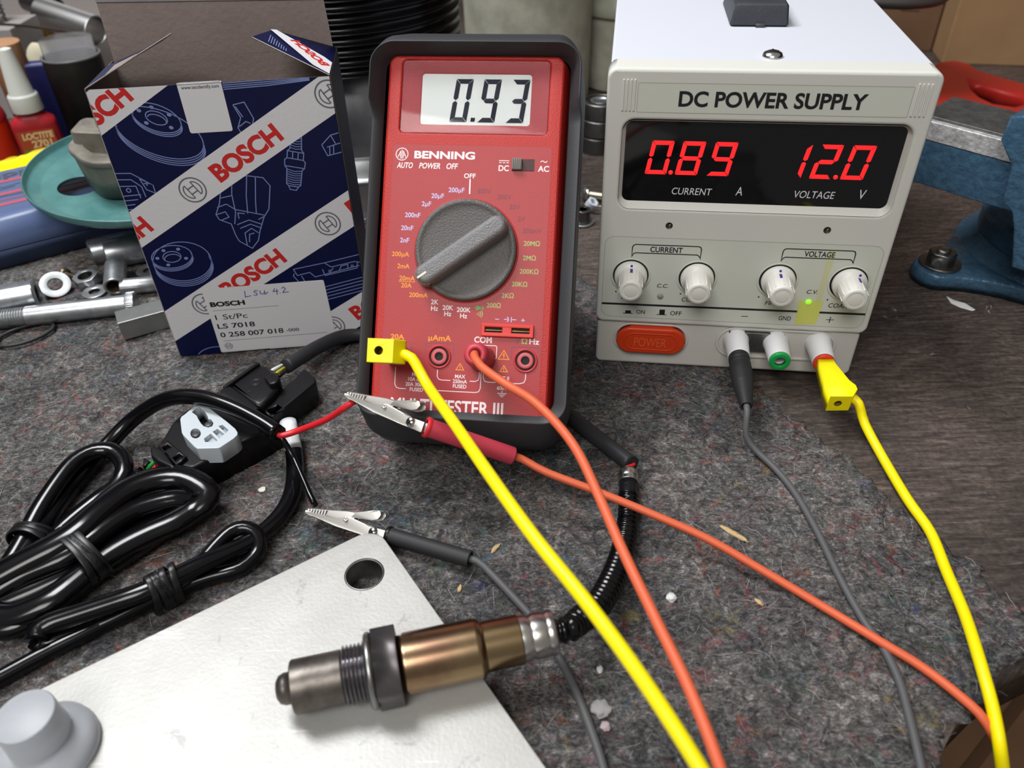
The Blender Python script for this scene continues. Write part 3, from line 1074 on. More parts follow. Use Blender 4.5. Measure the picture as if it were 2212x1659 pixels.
def lab(s, u, v, m_, h=1.9, k=1.0):
    t = text_bm(s, 0, 0.015)
    w = (max(p.co.x for p in t.verts) - min(p.co.x for p in t.verts)) / 0.73 * h * 1.02 * k
    t.free()
    text(mb, s, u - w / 2, v - h / 2, u + w / 2, v + h / 2, P, m=m_, bold=0.015)


for s, u, v in (('200µF', 27.8, 88.7), ('20µF', 20.1, 86.1), ('2µF', 15.6, 82.7), ('200nF', 10.1, 77.9), ('20nF', 8.1, 72.5), ('2nF', 7.3, 67.4)):
    lab(s, u, v, B_)
for s, u, v in (('200µA', 5.9, 61.6), ('2mA', 7.4, 56.7), ('20mA', 9.2, 51.7), ('20A', 9.1, 48.8), ('200mA', 14.4, 45.0)):
    lab(s, u, v, O_)
mb.line([(5.7, 50.3), (12.6, 50.3)], 0.25, P, m=O_)
for s, u, v in (('2K', 21.3, 42.4), ('Hz', 21.4, 39.8), ('20K', 26.9, 40.3), ('Hz', 27.0, 37.8), ('200K', 33.5, 39.7), ('Hz', 33.6, 37.2)):
    lab(s, u, v, W)
for s, u, v in (('200Ω', 45.7, 42.0), ('2KΩ', 51.2, 46.2), ('20KΩ', 55.8, 51.0), ('200KΩ', 59.4, 56.3), ('2MΩ', 59.2, 61.8), ('20MΩ', 59.9, 67.7)):
    lab(s, u, v, G)
for s, u, v in (('200mV', 59.7, 72.9), ('2V', 55.1, 77.7), ('20V', 52.1, 82.4), ('200V', 47.7, 86.4), ('600V', 39.3, 88.6)):
    lab(s, u, v, D)
mb.line([(37.8, 40.7), (42.0, 40.7)], 0.22, P, m=DG)
mb.flat([(38.7, 39.8), (41.2, 40.7), (38.7, 41.6)], P, m=DG)
mb.line([(41.2, 39.8), (41.2, 41.6)], 0.3, P, m=DG)
for k in range(4):
    r_ = 0.5 + k * 0.75
    mb.line([(38.6 + r_ * math.cos(t), 38.2 + r_ * 0.8 * math.sin(t)) for t in (-0.7, -0.35, 0, 0.35, 0.7)], 0.3, P, m=G)
for p in ([(46.6, 36.4), (48.2, 36.4)], [(50.2, 36.5), (52.1, 36.5)], [(51.4, 35.5), (52.0, 36.0), (52.1, 36.5), (52.0, 37.0), (51.4, 37.5)], [(53.2, 35.4), (53.2, 37.5)], [(53.2, 36.5), (55.2, 36.5)], [(57.2, 36.4), (58.7, 36.4)], [(57.95, 35.7), (57.95, 37.1)]):
    mb.line(p, 0.3, P, m=B_)
text(mb, '20A', 3.7, 26.5, 9.4, 28.5, P, m=O_, bold=0.02)
text(mb, 'µAmA', 19.5, 26.6, 29.0, 28.9, P, m=O_, bold=0.02)
text(mb, 'COM', 38.5, 26.6, 45.7, 29.0, P, m=W, bold=0.02)
text(mb, 'V', 55.2, 26.9, 57.3, 29.1, P, m=SL, bold=0.02)
text(mb, 'Ω', 57.8, 26.9, 60.2, 29.1, P, m=G, bold=0.02)
text(mb, 'Hz', 61.0, 26.9, 65.0, 29.1, P, m=W, bold=0.02)
for u, c in ((6.9, SL), (24.4, SL), (42.1, W), (59.8, SL)):
    mb.line([(u - 5.8, 20.6), (u - 5.8, 25.1), (u - 5.3, 25.6), (u + 5.3, 25.6), (u + 5.8, 25.1), (u + 5.8, 20.6)] + ([(u + 5.0, 20.0)] if c == W else []), 0.28, P, m=c)
for p in ([(6.5, 15), (6.5, 8.0), (7.2, 6.7), (8.4, 6.3), (11.3, 6.3)], [(24.0, 14.8), (24.0, 12.0), (24.7, 10.9), (25.8, 10.6), (29.6, 10.6)], [(37.5, 10.7), (39.8, 10.7), (41.0, 11.3), (41.3, 12.4), (41.3, 15)], [(42.0, 15), (42.0, 8.0), (41.4, 6.6), (40.0, 6.2), (20.2, 6.2)], [(43.0, 15), (43.0, 12.4), (43.6, 11.0), (45.0, 10.7), (57.8, 10.7), (59.6, 11.2), (60.2, 12.6), (60.2, 14.9)]):
    mb.line(p, 0.3, P, m=W)
for u, v, s in ((33.2, 16.2, 2.5), (50.9, 21.8, 3.4), (51.2, 16.3, 2.4)):
    mb.line([(u - s * 0.62 * 1.05, v - s * 0.45), (u + s * 0.62 * 1.05, v - s * 0.45), (u, v + s * 0.6)], 0.32, P, True, m=O_)
    if s > 3:
        mb.line([(u + 0.2, v + 0.9), (u - 0.3, v + 0.1), (u + 0.3, v), (u - 0.1, v - 1.0)], 0.3, P, m=O_)
    else:
        mb.line([(u, v + 0.5), (u, v - 0.4)], 0.3, P, m=O_)
        mb.flat(circ(u, v - 0.75, 0.17, 8), P, m=O_)
for s, u, v in (('MAX', 33.5, 12.4), ('250mA', 33.5, 10.4), ('FUSED', 33.5, 8.4), ('MAX', 15.6, 12.4), ('10A cont', 15.6, 10.4), ('20A 30sec', 15.2, 8.3), ('FUSED', 15.7, 6.2), ('CAT II', 50.9, 12.6), ('600V', 50.9, 8.6)):
    lab(s, u, v, W, 1.5, 0.95)
mb.line([(51.0, 7.5), (51.0, 6.4)], 0.28, P, m=W)
for k, w_ in enumerate((1.9, 1.2, 0.6)):
    mb.line([(51.0 - w_, 6.4 - k * 0.65), (51.0 + w_, 6.4 - k * 0.65)], 0.28, P, m=W)
text(mb, 'MULTI TESTER III', 5.2, -2.9, 51.8, 2.5, P, m=W, bold=0.02)
mb.build('front_film', [red_panel, print_white, print_orange, print_green, print_diode, print_blue, print_dim, print_slate, print_white, red_body], mt)

mb = MB(FACE)
mb.prism(rrect(50.0, 97.1, 59.3, 102.0, 0.3), 0.03, 0.09)
mb.box(50.2, 97.3, 0, 54.2, 102.0, 1.6, 0.25, m=1)
for k in range(5):
    mb.box(50.45 + k * 0.75, 97.4, 1.4, 50.8 + k * 0.75, 101.9, 2.1, 0.1, m=1)
mb.build('slide_switch', [mat('switch_slot', srgb(72, 42, 40), 0.6), mat('switch_slider', srgb(122, 118, 110), 0.5)], mt)

DC = Matrix.Translation((33.1, 64.0, 0))
mb = MB(FACE)
mb.lathe([(20.9, 0), (20.9, 1.6), (20.5, 2.6), (19.6, 3.0), (18.6, 2.6), (17.2, 1.5), (0, 1.3)], 72, DC)
mb.lathe([(20.9, 0.05), (21.6, 0.05), (21.5, 0.5), (20.9, 0.6)], 72, DC, m=1, closed=True)
dl = mb.build('rotary_dial', [dial_grey, red_body], mt)
BAR = Matrix.Translation((32.3, 62.8, 0)) @ Matrix.Rotation(math.atan2(25.2, 34.3), 4, 'Z')
mb = MB(FACE)
mb.loft([[(x, y, z) for x, y in rrect(-21 - g, -4.0 - g, 21 + g, 4.0 + g, 3.8 + g, 6)] for z, g in ((1.0, 0.6), (6.0, 0.2), (8.2, -0.1), (9.2, -0.9), (9.5, -2.0))], M=BAR, cap1=True)
mb.prism(rrect(-21.6, -4.35, -14.3, 4.35, 3.9), 1.0, 7.6, bev=0.8, M=BAR)
br = mb.build('dial_pointer', dial_bar, dl)
mb = MB(FACE)
mb.box(-20.6, -0.42, 9.3, -16.4, 0.42, 9.62, M=BAR)
mb.build('pointer_line', mat('pointer_cream', srgb(226, 220, 200), 0.5), br)

mb = MB(FACE)
mb.prism(rrect(41.2, 29.2, 62.6, 34.6, 0.5), 0, 1.4, holes=[rrect(42.8, 30.9, 49.8, 33.0, 0.2), rrect(53.7, 30.9, 60.9, 33.0, 0.2)], bev=0.3)
mb.flat(rrect(42, 30, 62, 34, 0.2), 0.12, m=1)
for a in (42.8, 53.7):
    mb.box(a, 31.6, 0.1, a + 7.1, 32.0, 0.7, m=2)
mb.build('capacitor_socket', [mat('socket_bright_red', srgb(206, 44, 34), 0.45), dark_gap, brass], mt)
for u in (24.4, 59.8):
    T = Matrix.Translation((u, 20.1, 0))
    mb = MB(FACE)
    mb.lathe([(4.0, 0.05), (4.9, 0.05), (4.9, 0.5), (4.6, 0.7), (4.2, 0.6), (4.0, 0.2)], 40, T, closed=True)
    mb.flat(circ(u, 20.1, 4.1), 0.12, m=1)
    mb.lathe([(1.7, 0.1), (3.3, 0.1), (3.3, 0.6), (3.0, 0.8), (1.9, 0.8), (1.7, 0.6)], 36, T, closed=True, m=2)
    mb.build('socket', [socket_red, dark_gap, mat('socket_rose', srgb(188, 78, 84), 0.4)], mt)
for u in (6.9, 42.1):
    mb = MB(FACE)
    mb.lathe([(0, 0.05), (4.9, 0.05), (4.9, 0.5), (4.5, 0.7), (0, 0.7)], 36, Matrix.Translation((u, 20.1, 0)))
    mb.build('socket', socket_red, mt)

# rubber holster: outline loops swept through a profile that is tall at the top cap, low at the sides
mb = MB(FACE)
base = rrect(-9.4, -9.5, 77.6, 149.6, 13, 12)
NB = len(base)
dense = []
for i in range(NB):
    p, q = Vector(base[i]), Vector(base[(i + 1) % NB])
    k = max(1, int((q - p).length / 2.5))
    for j in range(k):
        dense.append(p.lerp(q, j / k))
cen = Vector((33.3, 70))


def ss(a, b, x):
    t = max(0.0, min(1.0, (x - a) / (b - a)))
    return t * t * (3 - 2 * t)


loops = [[] for _ in range(10)]
for p in dense:
    v = p.y
    top, bot_ = ss(119, 125, v), 1 - ss(-6, 12, v)
    op = Vector((max(-5.4, min(72.4, p.x)), max(-1.0, min(144.3, v))))
    rr = 5.5
    for sx, cxx in ((-1, -5.4 + rr), (1, 72.4 - rr)):
        for sy, cyy in ((-1, -1.0 + rr), (1, 144.3 - rr)):
            if (op.x - cxx) * sx > 0 and (op.y - cyy) * sy > 0:
                e = Vector((p.x - cxx, v - cyy)).normalized()
                op = Vector((cxx, cyy)) + e * rr
    out = p - op
    wall = out.normalized()
    wy, wd = max(0.0, wall.y), max(0.0, -wall.y)
    rim = 1.2 + 6.2 * top + 1.6 * bot_
    inr = -0.6
    rimp = op + wall * ((out.length - 0.9) * (1 - top) + (2.3 + 1.2 * (1 - wy)) * top)
    rimp = rimp.lerp(op + wall * 3.6, bot_ * wd)
    back = p + Vector((0, 11.0 * top * wy - 7.2 * bot_ * wd)) + wall * (1.4 * bot_ * (1 - wd))
    mid = rimp.lerp(back, 0.55)
    loops[0].append((*(back - wall * (5.0 + 4 * wy)), -39.5))
    loops[1].append((*(back - wall * (1.6 + 3 * wy)), -38.3))
    loops[2].append((*back, -33 + 4 * wy))
    loops[3].append((*back, -17 - 2 * wy))
    loops[4].append((*(back.lerp(mid, 0.45)), -6.5 - 3 * top * wy))
    loops[5].append((*(mid.lerp(rimp, 0.55) + wall * 0.4), rim - 2.6))
    loops[6].append((*(rimp + wall * 0.75), rim - 0.6))
    loops[7].append((*rimp, rim))
    loops[8].append((*(op + wall * 0.4), inr))
    loops[9].append((*(op - wall * 0.4), inr - 2.0))
mb.loft(loops, cap0=True)
mb.build('holster', holster_grey, mt, smooth=28)
mb = MB(FACE)
mb.loft([[(x, y, z) for x, y in rrect(14, 25, 52, 120, 4)] for z in (-43, -39)], cap0=True, cap1=True, M=Matrix.Translation((0, 0, 0)))
mb.build('back_stand', holster_grey, mt)
# stand leg reaching back to the bench
p_top = MM @ (FACE @ Vector((33, 112, -43)))
foot = Vector((p_top.x + 0.012, p_top.y + 0.052, 0.0025))
mb = MB()
d_ = (foot - p_top)
mb.box(-0.019, -0.002, 0, 0.019, 0.002, d_.length, 0.001, M=frame(p_top, d_, MM.to_3x3() @ Vector((1, 0, 0))))
mb.build('stand_leg', holster_grey, mt, world=True)

# ------------------------------------------------------------------ sensor carton
BW, BH, BD = 101.5, 139.6, 40.5
bx = thing('sensor_carton', 'open blue and white printed carton with torn flaps and paper label', 'cardboard box', (-0.17536517, 0.33862113, 0), (0, 0, R(4.674044)))
BM = ROOT['sensor_carton']
TH = 0.6
TILT = R(30)
C30, S30 = math.cos(TILT), math.sin(TILT)
mb = MB(FACE)
mb.box(0, 0.3, -TH, BW, BH, 0, 0.0)
front = mb.build('front_panel', [card_blue, card_inside], bx)
for f in front.data.polygons:
    if f.normal.y > 0.5 or abs(f.normal.z) > 0.9:
        f.material_index = 1


def stripes(mb, w, k0, k1, off=0.0, n=0.05, skip_text=(), phase=0.0):
    """diagonal white bands with lettering and emblem, clipped later"""
    for k in range(k0, k1):
        b0 = 10 + 55 * k + off
        s = 0.578
        mb.flat([(-5, b0 - 5 * s), (w + 5, b0 + (w + 5) * s), (w + 5, b0 + (w + 5) * s + 18.6), (-5, b0 - 5 * s + 18.6)], n, m=0)
        perp = (b0 + 9.3) * C30
        sh = {0: 33.4, 1: 73.4, 2: 33.0, -1: 77.0, 3: 73.4}.get(k, 40) + phase
        for j in (-1, 0, 1):
            a0 = sh + j * 79.4
            Mx = Matrix.Rotation(TILT, 4, 'Z') @ Matrix.Translation((0, perp, 0))
            text(mb, 'BOSCH', a0 + 12.9, -4.1, a0 + 50.5, 4.1, n + 0.04, m=1, bold=0.045, M=Mx)
            emblem(mb, a0, 0.0, 5.9, n + 0.04, 2, Mx)


def emblem(mb, u, v, r, n, m, M=None, w=0.07):
    """ring with an armature: two arcs, two bars and a bridge"""
    mb.line(circ(u, v, r, 40), r * w * 1.7, n, True, M=M, m=m)
    i = r * 0.66
    for s in (-1, 1):
        arc = [(u + s * i * 1.06 * math.cos(t), v + i * 1.06 * math.sin(t)) for t in [x * 0.1 - 0.95 for x in range(20)]]
        inner = [(u + s * r * 0.30, v + i * 0.86), (u + s * r * 0.30, v - i * 0.86)]
        mb.line(arc + inner[::-1] if False else arc, r * w * 1.5, n, M=M, m=m)
        mb.line([arc[0], inner[1], inner[0], arc[-1]], r * w * 1.5, n, M=M, m=m)
    for s in (-1, 1):
        mb.line([(u - r * 0.30, v + s * r * 0.24), (u + r * 0.30, v + s * r * 0.24)], r * w * 1.5, n, M=M, m=m)


def ell(u, v, a, b, rot=0, t0=0, t1=360, n=36):
    c, s = math.cos(R(rot)), math.sin(R(rot))
    return [(u + a * math.cos(R(t)) * c - b * math.sin(R(t)) * s, v + a * math.cos(R(t)) * s + b * math.sin(R(t)) * c) for t in [t0 + (t1 - t0) * i / n for i in range(n + 1)]]


mb = MB(FACE)
stripes(mb, BW, -1, 3)
LW, LN = 0.42, 0.03
# brake disc drawings
for (u, v, a, b, rot, hu, hv, ha, hb) in ((24.5, 119.5, 18.5, 10.5, -24, 25.2, 126.2, 10.2, 5.9), (16.5, 56.0, 14.0, 10.6, 8, 12.4, 59.0, 9.8, 6.0)):
    for k in range(4):
        if k == 0:
            mb.line(ell(u, v, a, b, rot), LW, LN, True, m=3)
        else:
            mb.line(ell(u, v - 1.0 * k, a, b, rot, 180, 372), LW, LN, m=3)
    for k in range(3):
        mb.line(ell(hu, hv - 0.8 * k, ha, hb, rot, 0 if k == 0 else 170, 360 if k == 0 else 372), LW, LN, k == 0, m=3)
    mb.line(ell(hu, hv, ha * 0.44, hb * 0.48, rot), LW, LN, True, m=3)
    mb.line(ell(hu, hv - 0.8, ha * 0.38, hb * 0.36, rot, 0, 180), LW, LN, m=3)
    for t in (50, 110, 170, 240, 330):
        p = ell(hu, hv, ha * 0.72, hb * 0.72, rot, t, t + 1, 1)[0]
        mb.flat(ell(p[0], p[1], 0.95, 0.75, rot)[:-1], LN, m=3)
# spark plug
A = Matrix.Translation((80.2, 104, 0)) @ Matrix.Rotation(R(-14), 4, 'Z')
for p in ([(-2.0, 14), (-2.6, 4.5), (-3.6, 3.5), (-3.6, 0), (-4.6, -1), (-4.4, -4), (-3.4, -5), (-3.2, -12.5), (-2.2, -13.4)], [(2.0, 14), (2.6, 4.5), (3.6, 3.5), (3.6, 0), (4.6, -1), (4.4, -4), (3.4, -5), (3.2, -12.5), (2.2, -13.4)],
          [(-2.2, -13.4), (2.2, -13.4), (1.4, -15.2), (-1.4, -15.2), (-2.2, -13.4)], [(-1.2, 3.6), (-1.2, 0)], [(1.2, 3.6), (1.2, 0)], [(-3.6, 3.4), (3.6, 3.4)], [(-3.6, 0), (3.6, 0)], [(-4.5, -3.9), (4.5, -3.9)]):
    mb.line(p, LW, LN, M=A, m=3)
for k in range(7):
    mb.line([(-3.2, -5.4 - k * 1.1), (0, -6.0 - k * 1.1), (3.2, -5.4 - k * 1.1)], LW * 0.8, LN, M=A, m=3)
    mb.line([(-2.2 - 0.05 * k, 12.4 - k * 1.2), (0, 11.9 - k * 1.2), (2.2 + 0.05 * k, 12.4 - k * 1.2)], LW * 0.8, LN, M=A, m=3)
# starter motor
for p in ([(43.8, 91.5), (50, 96.5), (57, 97.6), (64.0, 96.2), (66.4, 92.0), (63.4, 80.5), (60.6, 77.0), (57.4, 75.5)], [(43.8, 91.5), (41.6, 85.0), (38.6, 79.5), (39.5, 76.8), (44.4, 74.2), (45.0, 68.4), (45.9, 65.0), (51.2, 60.6), (55.0, 64.6), (57.0, 70.0), (60.5, 77.0)],
          [(50, 96.5), (48.2, 89), (47.8, 80.0), (46.0, 74.0)], [(57, 97.6), (54.6, 88), (53.2, 79.0)], [(60.8, 97.0), (58.2, 85.0), (57.2, 79.0)], [(40.0, 83.0), (44.6, 84.4), (48.0, 81.4), (54.0, 79.6), (60.6, 77.6)], [(42.2, 87.5), (47.8, 88.4)],
          [(38.7, 79.4), (43.2, 80.6), (44.2, 77.8), (40.4, 76.4)], [(47.0, 73.6), (53.0, 75.6), (58.8, 72.8)], [(48.0, 71.6), (53.2, 73.4), (58.0, 71.0)], [(49.2, 62.6), (49.6, 69.0), (53.2, 71.2), (56.0, 68.6)], [(50.6, 64.0), (51.6, 68.2), (54.0, 68.6)], [(48.6, 76.6), (48.8, 79.6), (51.8, 79.0)]):
    mb.line(p, LW, LN, m=3)
# caliper corner, lines at the top edge, fragments cut by the bands
for p in ([(58.6, 129.9), (63.6, 130.8), (66.0, 123.5), (65.0, 121)], [(58.6, 129.9), (60.6, 124.2), (58.4, 119.8), (59.6, 116.5)], [(59.4, 129.2), (61.6, 124.4)], [(59.0, 120.2), (62.4, 122.4), (64.2, 121.4)]):
    mb.line(p, LW, LN, m=3)
for k in range(4):
    mb.line([(56.3, 139.2 - k * 0.85), (75, 139.6 - k * 0.8), (93, 139.5 - k * 0.35)], LW, LN, m=3)
for p in ([(-1, 102.6), (6.6, 102.2), (14.6, 96.0), (14.6, 91.5)], [(-1, 99.6), (5.8, 99.2), (9.4, 95.6), (9.8, 90.5)], [(9.6, 99.4), (14.6, 96.0)], [(9.6, 99.4), (11.2, 94.0), (14.6, 92.0)], [(-1, 96.4), (7.0, 96.0), (7.4, 90)], [(10.8, 97.0), (13.2, 96.8)], [(12.0, 98.0), (12.0, 95.8)]):
    mb.line(p, LW, LN, m=3)
for k in range(4):
    mb.line([(-1, 91.5 - 2.3 * k), (8.0 - 2 * k, 91.8 - 2.3 * k)], LW, LN, m=3)
mb.line(ell(3.2, 94.2, 0.9, 0.9), LW, LN, True, m=3)
for p in ([(68.3, 47.4), (84, 49.8), (102, 53.2)], [(68.3, 47.4), (69.6, 43.8), (76.0, 45.0), (78.2, 42.2), (101, 47.0)], [(84, 49.8), (87.0, 47.2), (99, 49.4), (102, 48.6)], [(68.3, 45.0), (67.6, 43.6), (70.2, 39.0)], [(82.5, 46.3), (83.2, 42.6), (99.6, 45.6), (100.4, 49.2)], [(90.6, 44.8), (92.0, 47.4), (95.4, 48.0), (95.0, 45.4)], [(71.6, 43.4), (72.6, 40.0)], [(85.4, 43.8), (88.0, 46.6)]):
    mb.line(p, LW, LN, m=3)
for k in range(5):
    mb.line([(82, 36.0 - 1.9 * k), (102, 40.2 - 1.9 * k)], LW, LN, m=3)
for u, v in ((86.0, 45.0), (97.4, 47.0)):
    mb.line(ell(u, v, 0.55, 0.55, n=12), LW * 0.8, LN, True, m=3)
for p in ([(93.2, 109.8), (97.8, 114.0), (102, 115.0)], [(93.2, 109.8), (95.0, 104.6), (102, 106)], [(95.4, 108.6), (101.6, 110.2)], [(96.0, 104.9), (96.6, 108.8)], [(97.8, 105.2), (98.4, 109.2)], [(97.8, 114.0), (99.4, 110.0)]):
    mb.line(p, LW, LN, m=3)
mb.line(ell(19.5, -4.0, 12, 8.5, 0, 20, 160), LW, LN, m=3)
mb.clip([((0, 0, 0.0005), (0, 0, -1)), ((0, 0, BH / 1000), (0, 0, 1)), ((0, 0, 0), (-1, 0, 0)), ((BW / 1000, 0, 0), (1, 0, 0))])
mb.build('printing', [card_white, card_red, card_grey, card_line], front)

# paper label and code sticker
mb = MB(FACE)
LB = [(21.2, 39.9), (82.0, 40.2), (82.8, 8.2), (81.5, 1.2), (22.0, 0.6)]
LB = [(21.3, 39.9), (81.4, 40.2), (82.0, 39.6), (82.6, 8.0), (82.7, 1.4), (22.0, 0.5), (21.4, 1.2)]
mb.prism(LB, 0.05, 0.18)
text(mb, 'BOSCH', 23.2, 29.3, 40.6, 32.0, 0.22, m=1, bold=0.05)
mb.line([(23.6, 26.8), (56.8, 27.1)], 0.18, 0.22, m=1)
text(mb, '1 St/Pc', 23.8, 21.2, 40.0, 24.2, 0.22, m=1, bold=0.004)
text(mb, 'LS 7018', 23.5, 15.7, 42.6, 18.6, 0.22, m=1, bold=0.018)
text(mb, '0 258 007 018', 23.6, 10.3, 56.2, 13.2, 0.22, m=1, bold=0.018)
text(mb, '-000', 57.6, 10.7, 64.3, 12.6, 0.22, m=1, bold=0.012)
mb.line([(24.2, 7.9), (78.3, 8.3)], 0.18, 0.22, m=1)
emblem(mb, 26.2, 4.5, 1.9, 0.22, 1)
for p in ([(42.0, 37.2), (41.6, 33.6), (44.6, 34.2)], [(48.6, 36.6), (47.2, 37.0), (46.4, 36.2), (47.8, 35.2), (47.4, 34.2), (45.8, 34.4)], [(49.6, 36.8), (49.4, 35.0), (50.4, 34.6), (51.4, 35.2), (51.8, 36.9), (51.6, 34.4), (53.4, 35.6)], [(57.0, 37.4), (55.9, 35.6), (58.6, 35.8)], [(57.9, 37.0), (57.5, 33.7)], [(58.9, 34.5), (59.3, 34.6)], [(60.4, 37.0), (61.4, 37.9), (62.3, 37.0), (60.6, 34.6), (63.6, 34.9)]):
    mb.line(p, 0.4, 0.24, m=2)
mb.build('paper_label', [label_paper, ink, mat('ball_pen_violet', srgb(70, 62, 150), 0.6)], front)
mb = MB(FACE)
mb.prism(rrect(37.6, 118.6, 56.0, 140.4, 1.0), 0.05, 0.16, M=Matrix.Translation((0, 0, 0)))
mb.box(37.6, 139.4, -0.7, 56.0, 140.0, 0.16)
text(mb, 'www.tecidentify.com', 39.0, 137.6, 54.8, 139.0, 0.2, m=1, bold=0.01)
mb.build('code_sticker', [label_paper, ink], front)

# other walls of the carton (local x across, y deep, z up)
mm = 0.001


def board(name, poly3, mats, th=0.0006, inner=(0, 1, 0), parent=bx):
    """thin board from a planar outline; second material on the face that looks along inner"""
    b = bmesh.new()
    P = [Vector(p) * mm for p in poly3]
    nrm = (P[1] - P[0]).cross(P[2] - P[1]).normalized()
    if nrm.dot(Vector(inner)) < 0:
        P.reverse()
        nrm = -nrm
    a = [b.verts.new(p) for p in P]
    c = [b.verts.new(p - nrm * th) for p in P]
    f = b.faces.new(a)
    f2 = b.faces.new(c[::-1])
    for i in range(len(P)):
        j = (i + 1) % len(P)
        b.faces.new([c[i], c[j], a[j], a[i]]).material_index = 2
    f.material_index = 1
    mb = MB()
    mb.bm.free()
    mb.bm = b
    return mb.build(name, mats, parent)


cm = [card_blue, card_inside, mat('board_edge', srgb(190, 184, 178), 0.8)]
board('side_panel', [(0, 0.6, 0.3), (0, BD, 0.3), (0, BD, BH), (0, 0.6, BH)], cm, inner=(1, 0, 0))
rs = board('side_panel', [(BW, 0.6, 0.3), (BW, BD, 0.3), (BW, BD, BH), (BW, 0.6, BH)], cm, inner=(-1, 0, 0))
SIDE = Matrix.Translation((BW * mm, 0, 0)) @ Matrix.Rotation(PI / 2, 4, 'Z') @ FACE
mb = MB(SIDE)
stripes(mb, BD, -1, 3, off=58.5 - 55, n=0.1)
mb.clip([((0, 0, 0.0005), (0, 0, -1)), ((0, 0, BH / 1000), (0, 0, 1)), ((0, 0.0006, 0), (0, -1, 0)), ((0, BD / 1000, 0), (0, 1, 0))])
mb.build('printing', [card_white, card_red, card_grey, card_line], rs)
board('back_panel', [(0, BD, 0.3), (BW, BD, 0.3), (BW, BD, BH), (0, BD, BH)], cm, inner=(0, -1, 0))
board('bottom_panel', [(0.6, 0.6, 0.9), (BW - .6, 0.6, 0.9), (BW - .6, BD, 0.9), (0.6, BD, 0.9)], cm, inner=(0, 0, 1))
lid_d = BD + 1.5
lid = board('lid_flap', [(0.2, BD, BH + 0.2), (BW - 1.2, BD, BH + 0.2), (BW - 2.4, BD + 1.8, BH + 21.6), (0.2, BD + 1.8, BH + 24.9)], cm, inner=(0, -1, 0))
board('tuck_flap', [(0.2, BD + 1.8, BH + 24.9), (BW - 2.4, BD + 1.8, BH + 21.6), (BW - 5, BD - 6, BH + 35), (2, BD - 6, BH + 38)], [card_white, card_inside, card_red], inner=(0, 0.6, -0.8), parent=bx)
# dust flaps: left one leans in almost edge-on, right one shows its printed back
fl = board('dust_flap', [(0, 0.4, BH), (0, 31, BH), (20, 24, BH + 7.8), (31, 18, BH + 13.0), (39.6, 6, BH + 18.6), (24.0, 1.2, BH + 11.7)], cm, inner=(0.5, 0, -0.85))
QR = [(BW, 0.4, BH), (BW, BD - 0.5, BH + 0.3), (76.5, 27.0, BH + 12.6), (71.5, 5.5, BH + 15.6)]
fr = board('dust_flap', QR, cm, inner=(-0.3, 0, -0.95))
p0, p1, p3 = [Vector(QR[i]) * mm for i in (0, 1, 3)]
ey = (p1 - p0).normalized()
ex = (p3 - p0)
ex = (ex - ey * ex.dot(ey)).normalized()
nn = ex.cross(ey)
if nn.z < 0:
    nn = -nn
FR = Matrix(((ex.x, ey.x, nn.x, p0.x), (ex.y, ey.y, nn.y, p0.y), (ex.z, ey.z, nn.z, p0.z), (0, 0, 0, 1))) @ Matrix.Scale(mm, 4)
mb = MB(FR)
mb.flat([(0.2, 0.6), (7.5, 2.8), (28.6, 24), (26.4, 27), (4.0, 19.0), (0.2, 16)], 0.75)
text(mb, 'BOSCH', 3.5, 0, 25.0, 5.2, 0.8, m=1, bold=0.045, M=Matrix.Translation((1.4, 4.6, 0)) @ Matrix.Rotation(R(43), 4, 'Z'))
for k in range(8):
    mb.line([(19.5 + k * 1.1, 5.0 + k * 0.3), (19.8 + k * 1.1, 8.5 + k * 1.2)], 0.35, 0.75, m=2)
mb.build('printing', [card_white, card_red, card_line], fr)

# ------------------------------------------------------------------ aluminium plate
PT = 0.010
A_, B_c, D_c = at(812, 1160, PT), at(0, 1530, PT), at(1180, 1659, PT)
corner = Vector((-0.0480, 0.2085))
e1 = (Vector((at(0, 1530, PT).x, at(0, 1530, PT).y)) - Vector((at(600, 1240, PT).x, at(600, 1240, PT).y))).normalized()
q1 = Vector((at(600, 1240, PT).x, at(600, 1240, PT).y))
e2 = (Vector((at(1180, 1659, PT).x, at(1180, 1659, PT).y)) - Vector((at(955, 1340, PT).x, at(955, 1340, PT).y))).normalized()
q2 = Vector((at(955, 1340, PT).x, at(955, 1340, PT).y))
# intersection of both edges
den = e1.x * e2.y - e1.y * e2.x
tt = ((q2 - q1).x * e2.y - (q2 - q1).y * e2.x) / den
corner = q1 + e1 * tt
rc = 0.0085
ang = math.acos(max(-1, min(1, e1.dot(e2))))
tl = rc / math.tan(ang / 2)
bis = (e1 + e2).normalized()
cc = corner + bis * (rc / math.sin(ang / 2))
a1, a2 = corner + e1 * tl - cc, corner + e2 * tl - cc
t1, t2 = math.atan2(a1.y, a1.x), math.atan2(a2.y, a2.x)
while t2 > t1:
    t2 -= 2 * PI
if t1 - t2 > PI:
    t2 += 2 * PI
arc = [(cc.x + rc * math.cos(t1 + (t2 - t1) * i / 10), cc.y + rc * math.sin(t1 + (t2 - t1) * i / 10)) for i in range(11)]
far1, far2 = corner + e1 * 0.20, corner + e2 * 0.20
PLP = [tuple(far1)] + arc + [tuple(far2), tuple(far1 + e2 * 0.20)]
hc = at(787, 1240, PT)
pl = thing('aluminium_plate', 'thick pale aluminium plate with round corner hole, under the oxygen sensor', 'metal plate', (cc.x, cc.y, 0))
mb = MB()
mb.prism(PLP, 0.0, PT, holes=[circ(hc.x, hc.y, 0.0068, 48)], bev=0.0004)
mb.build('plate', plate_metal, pl, world=True)
mb = MB()
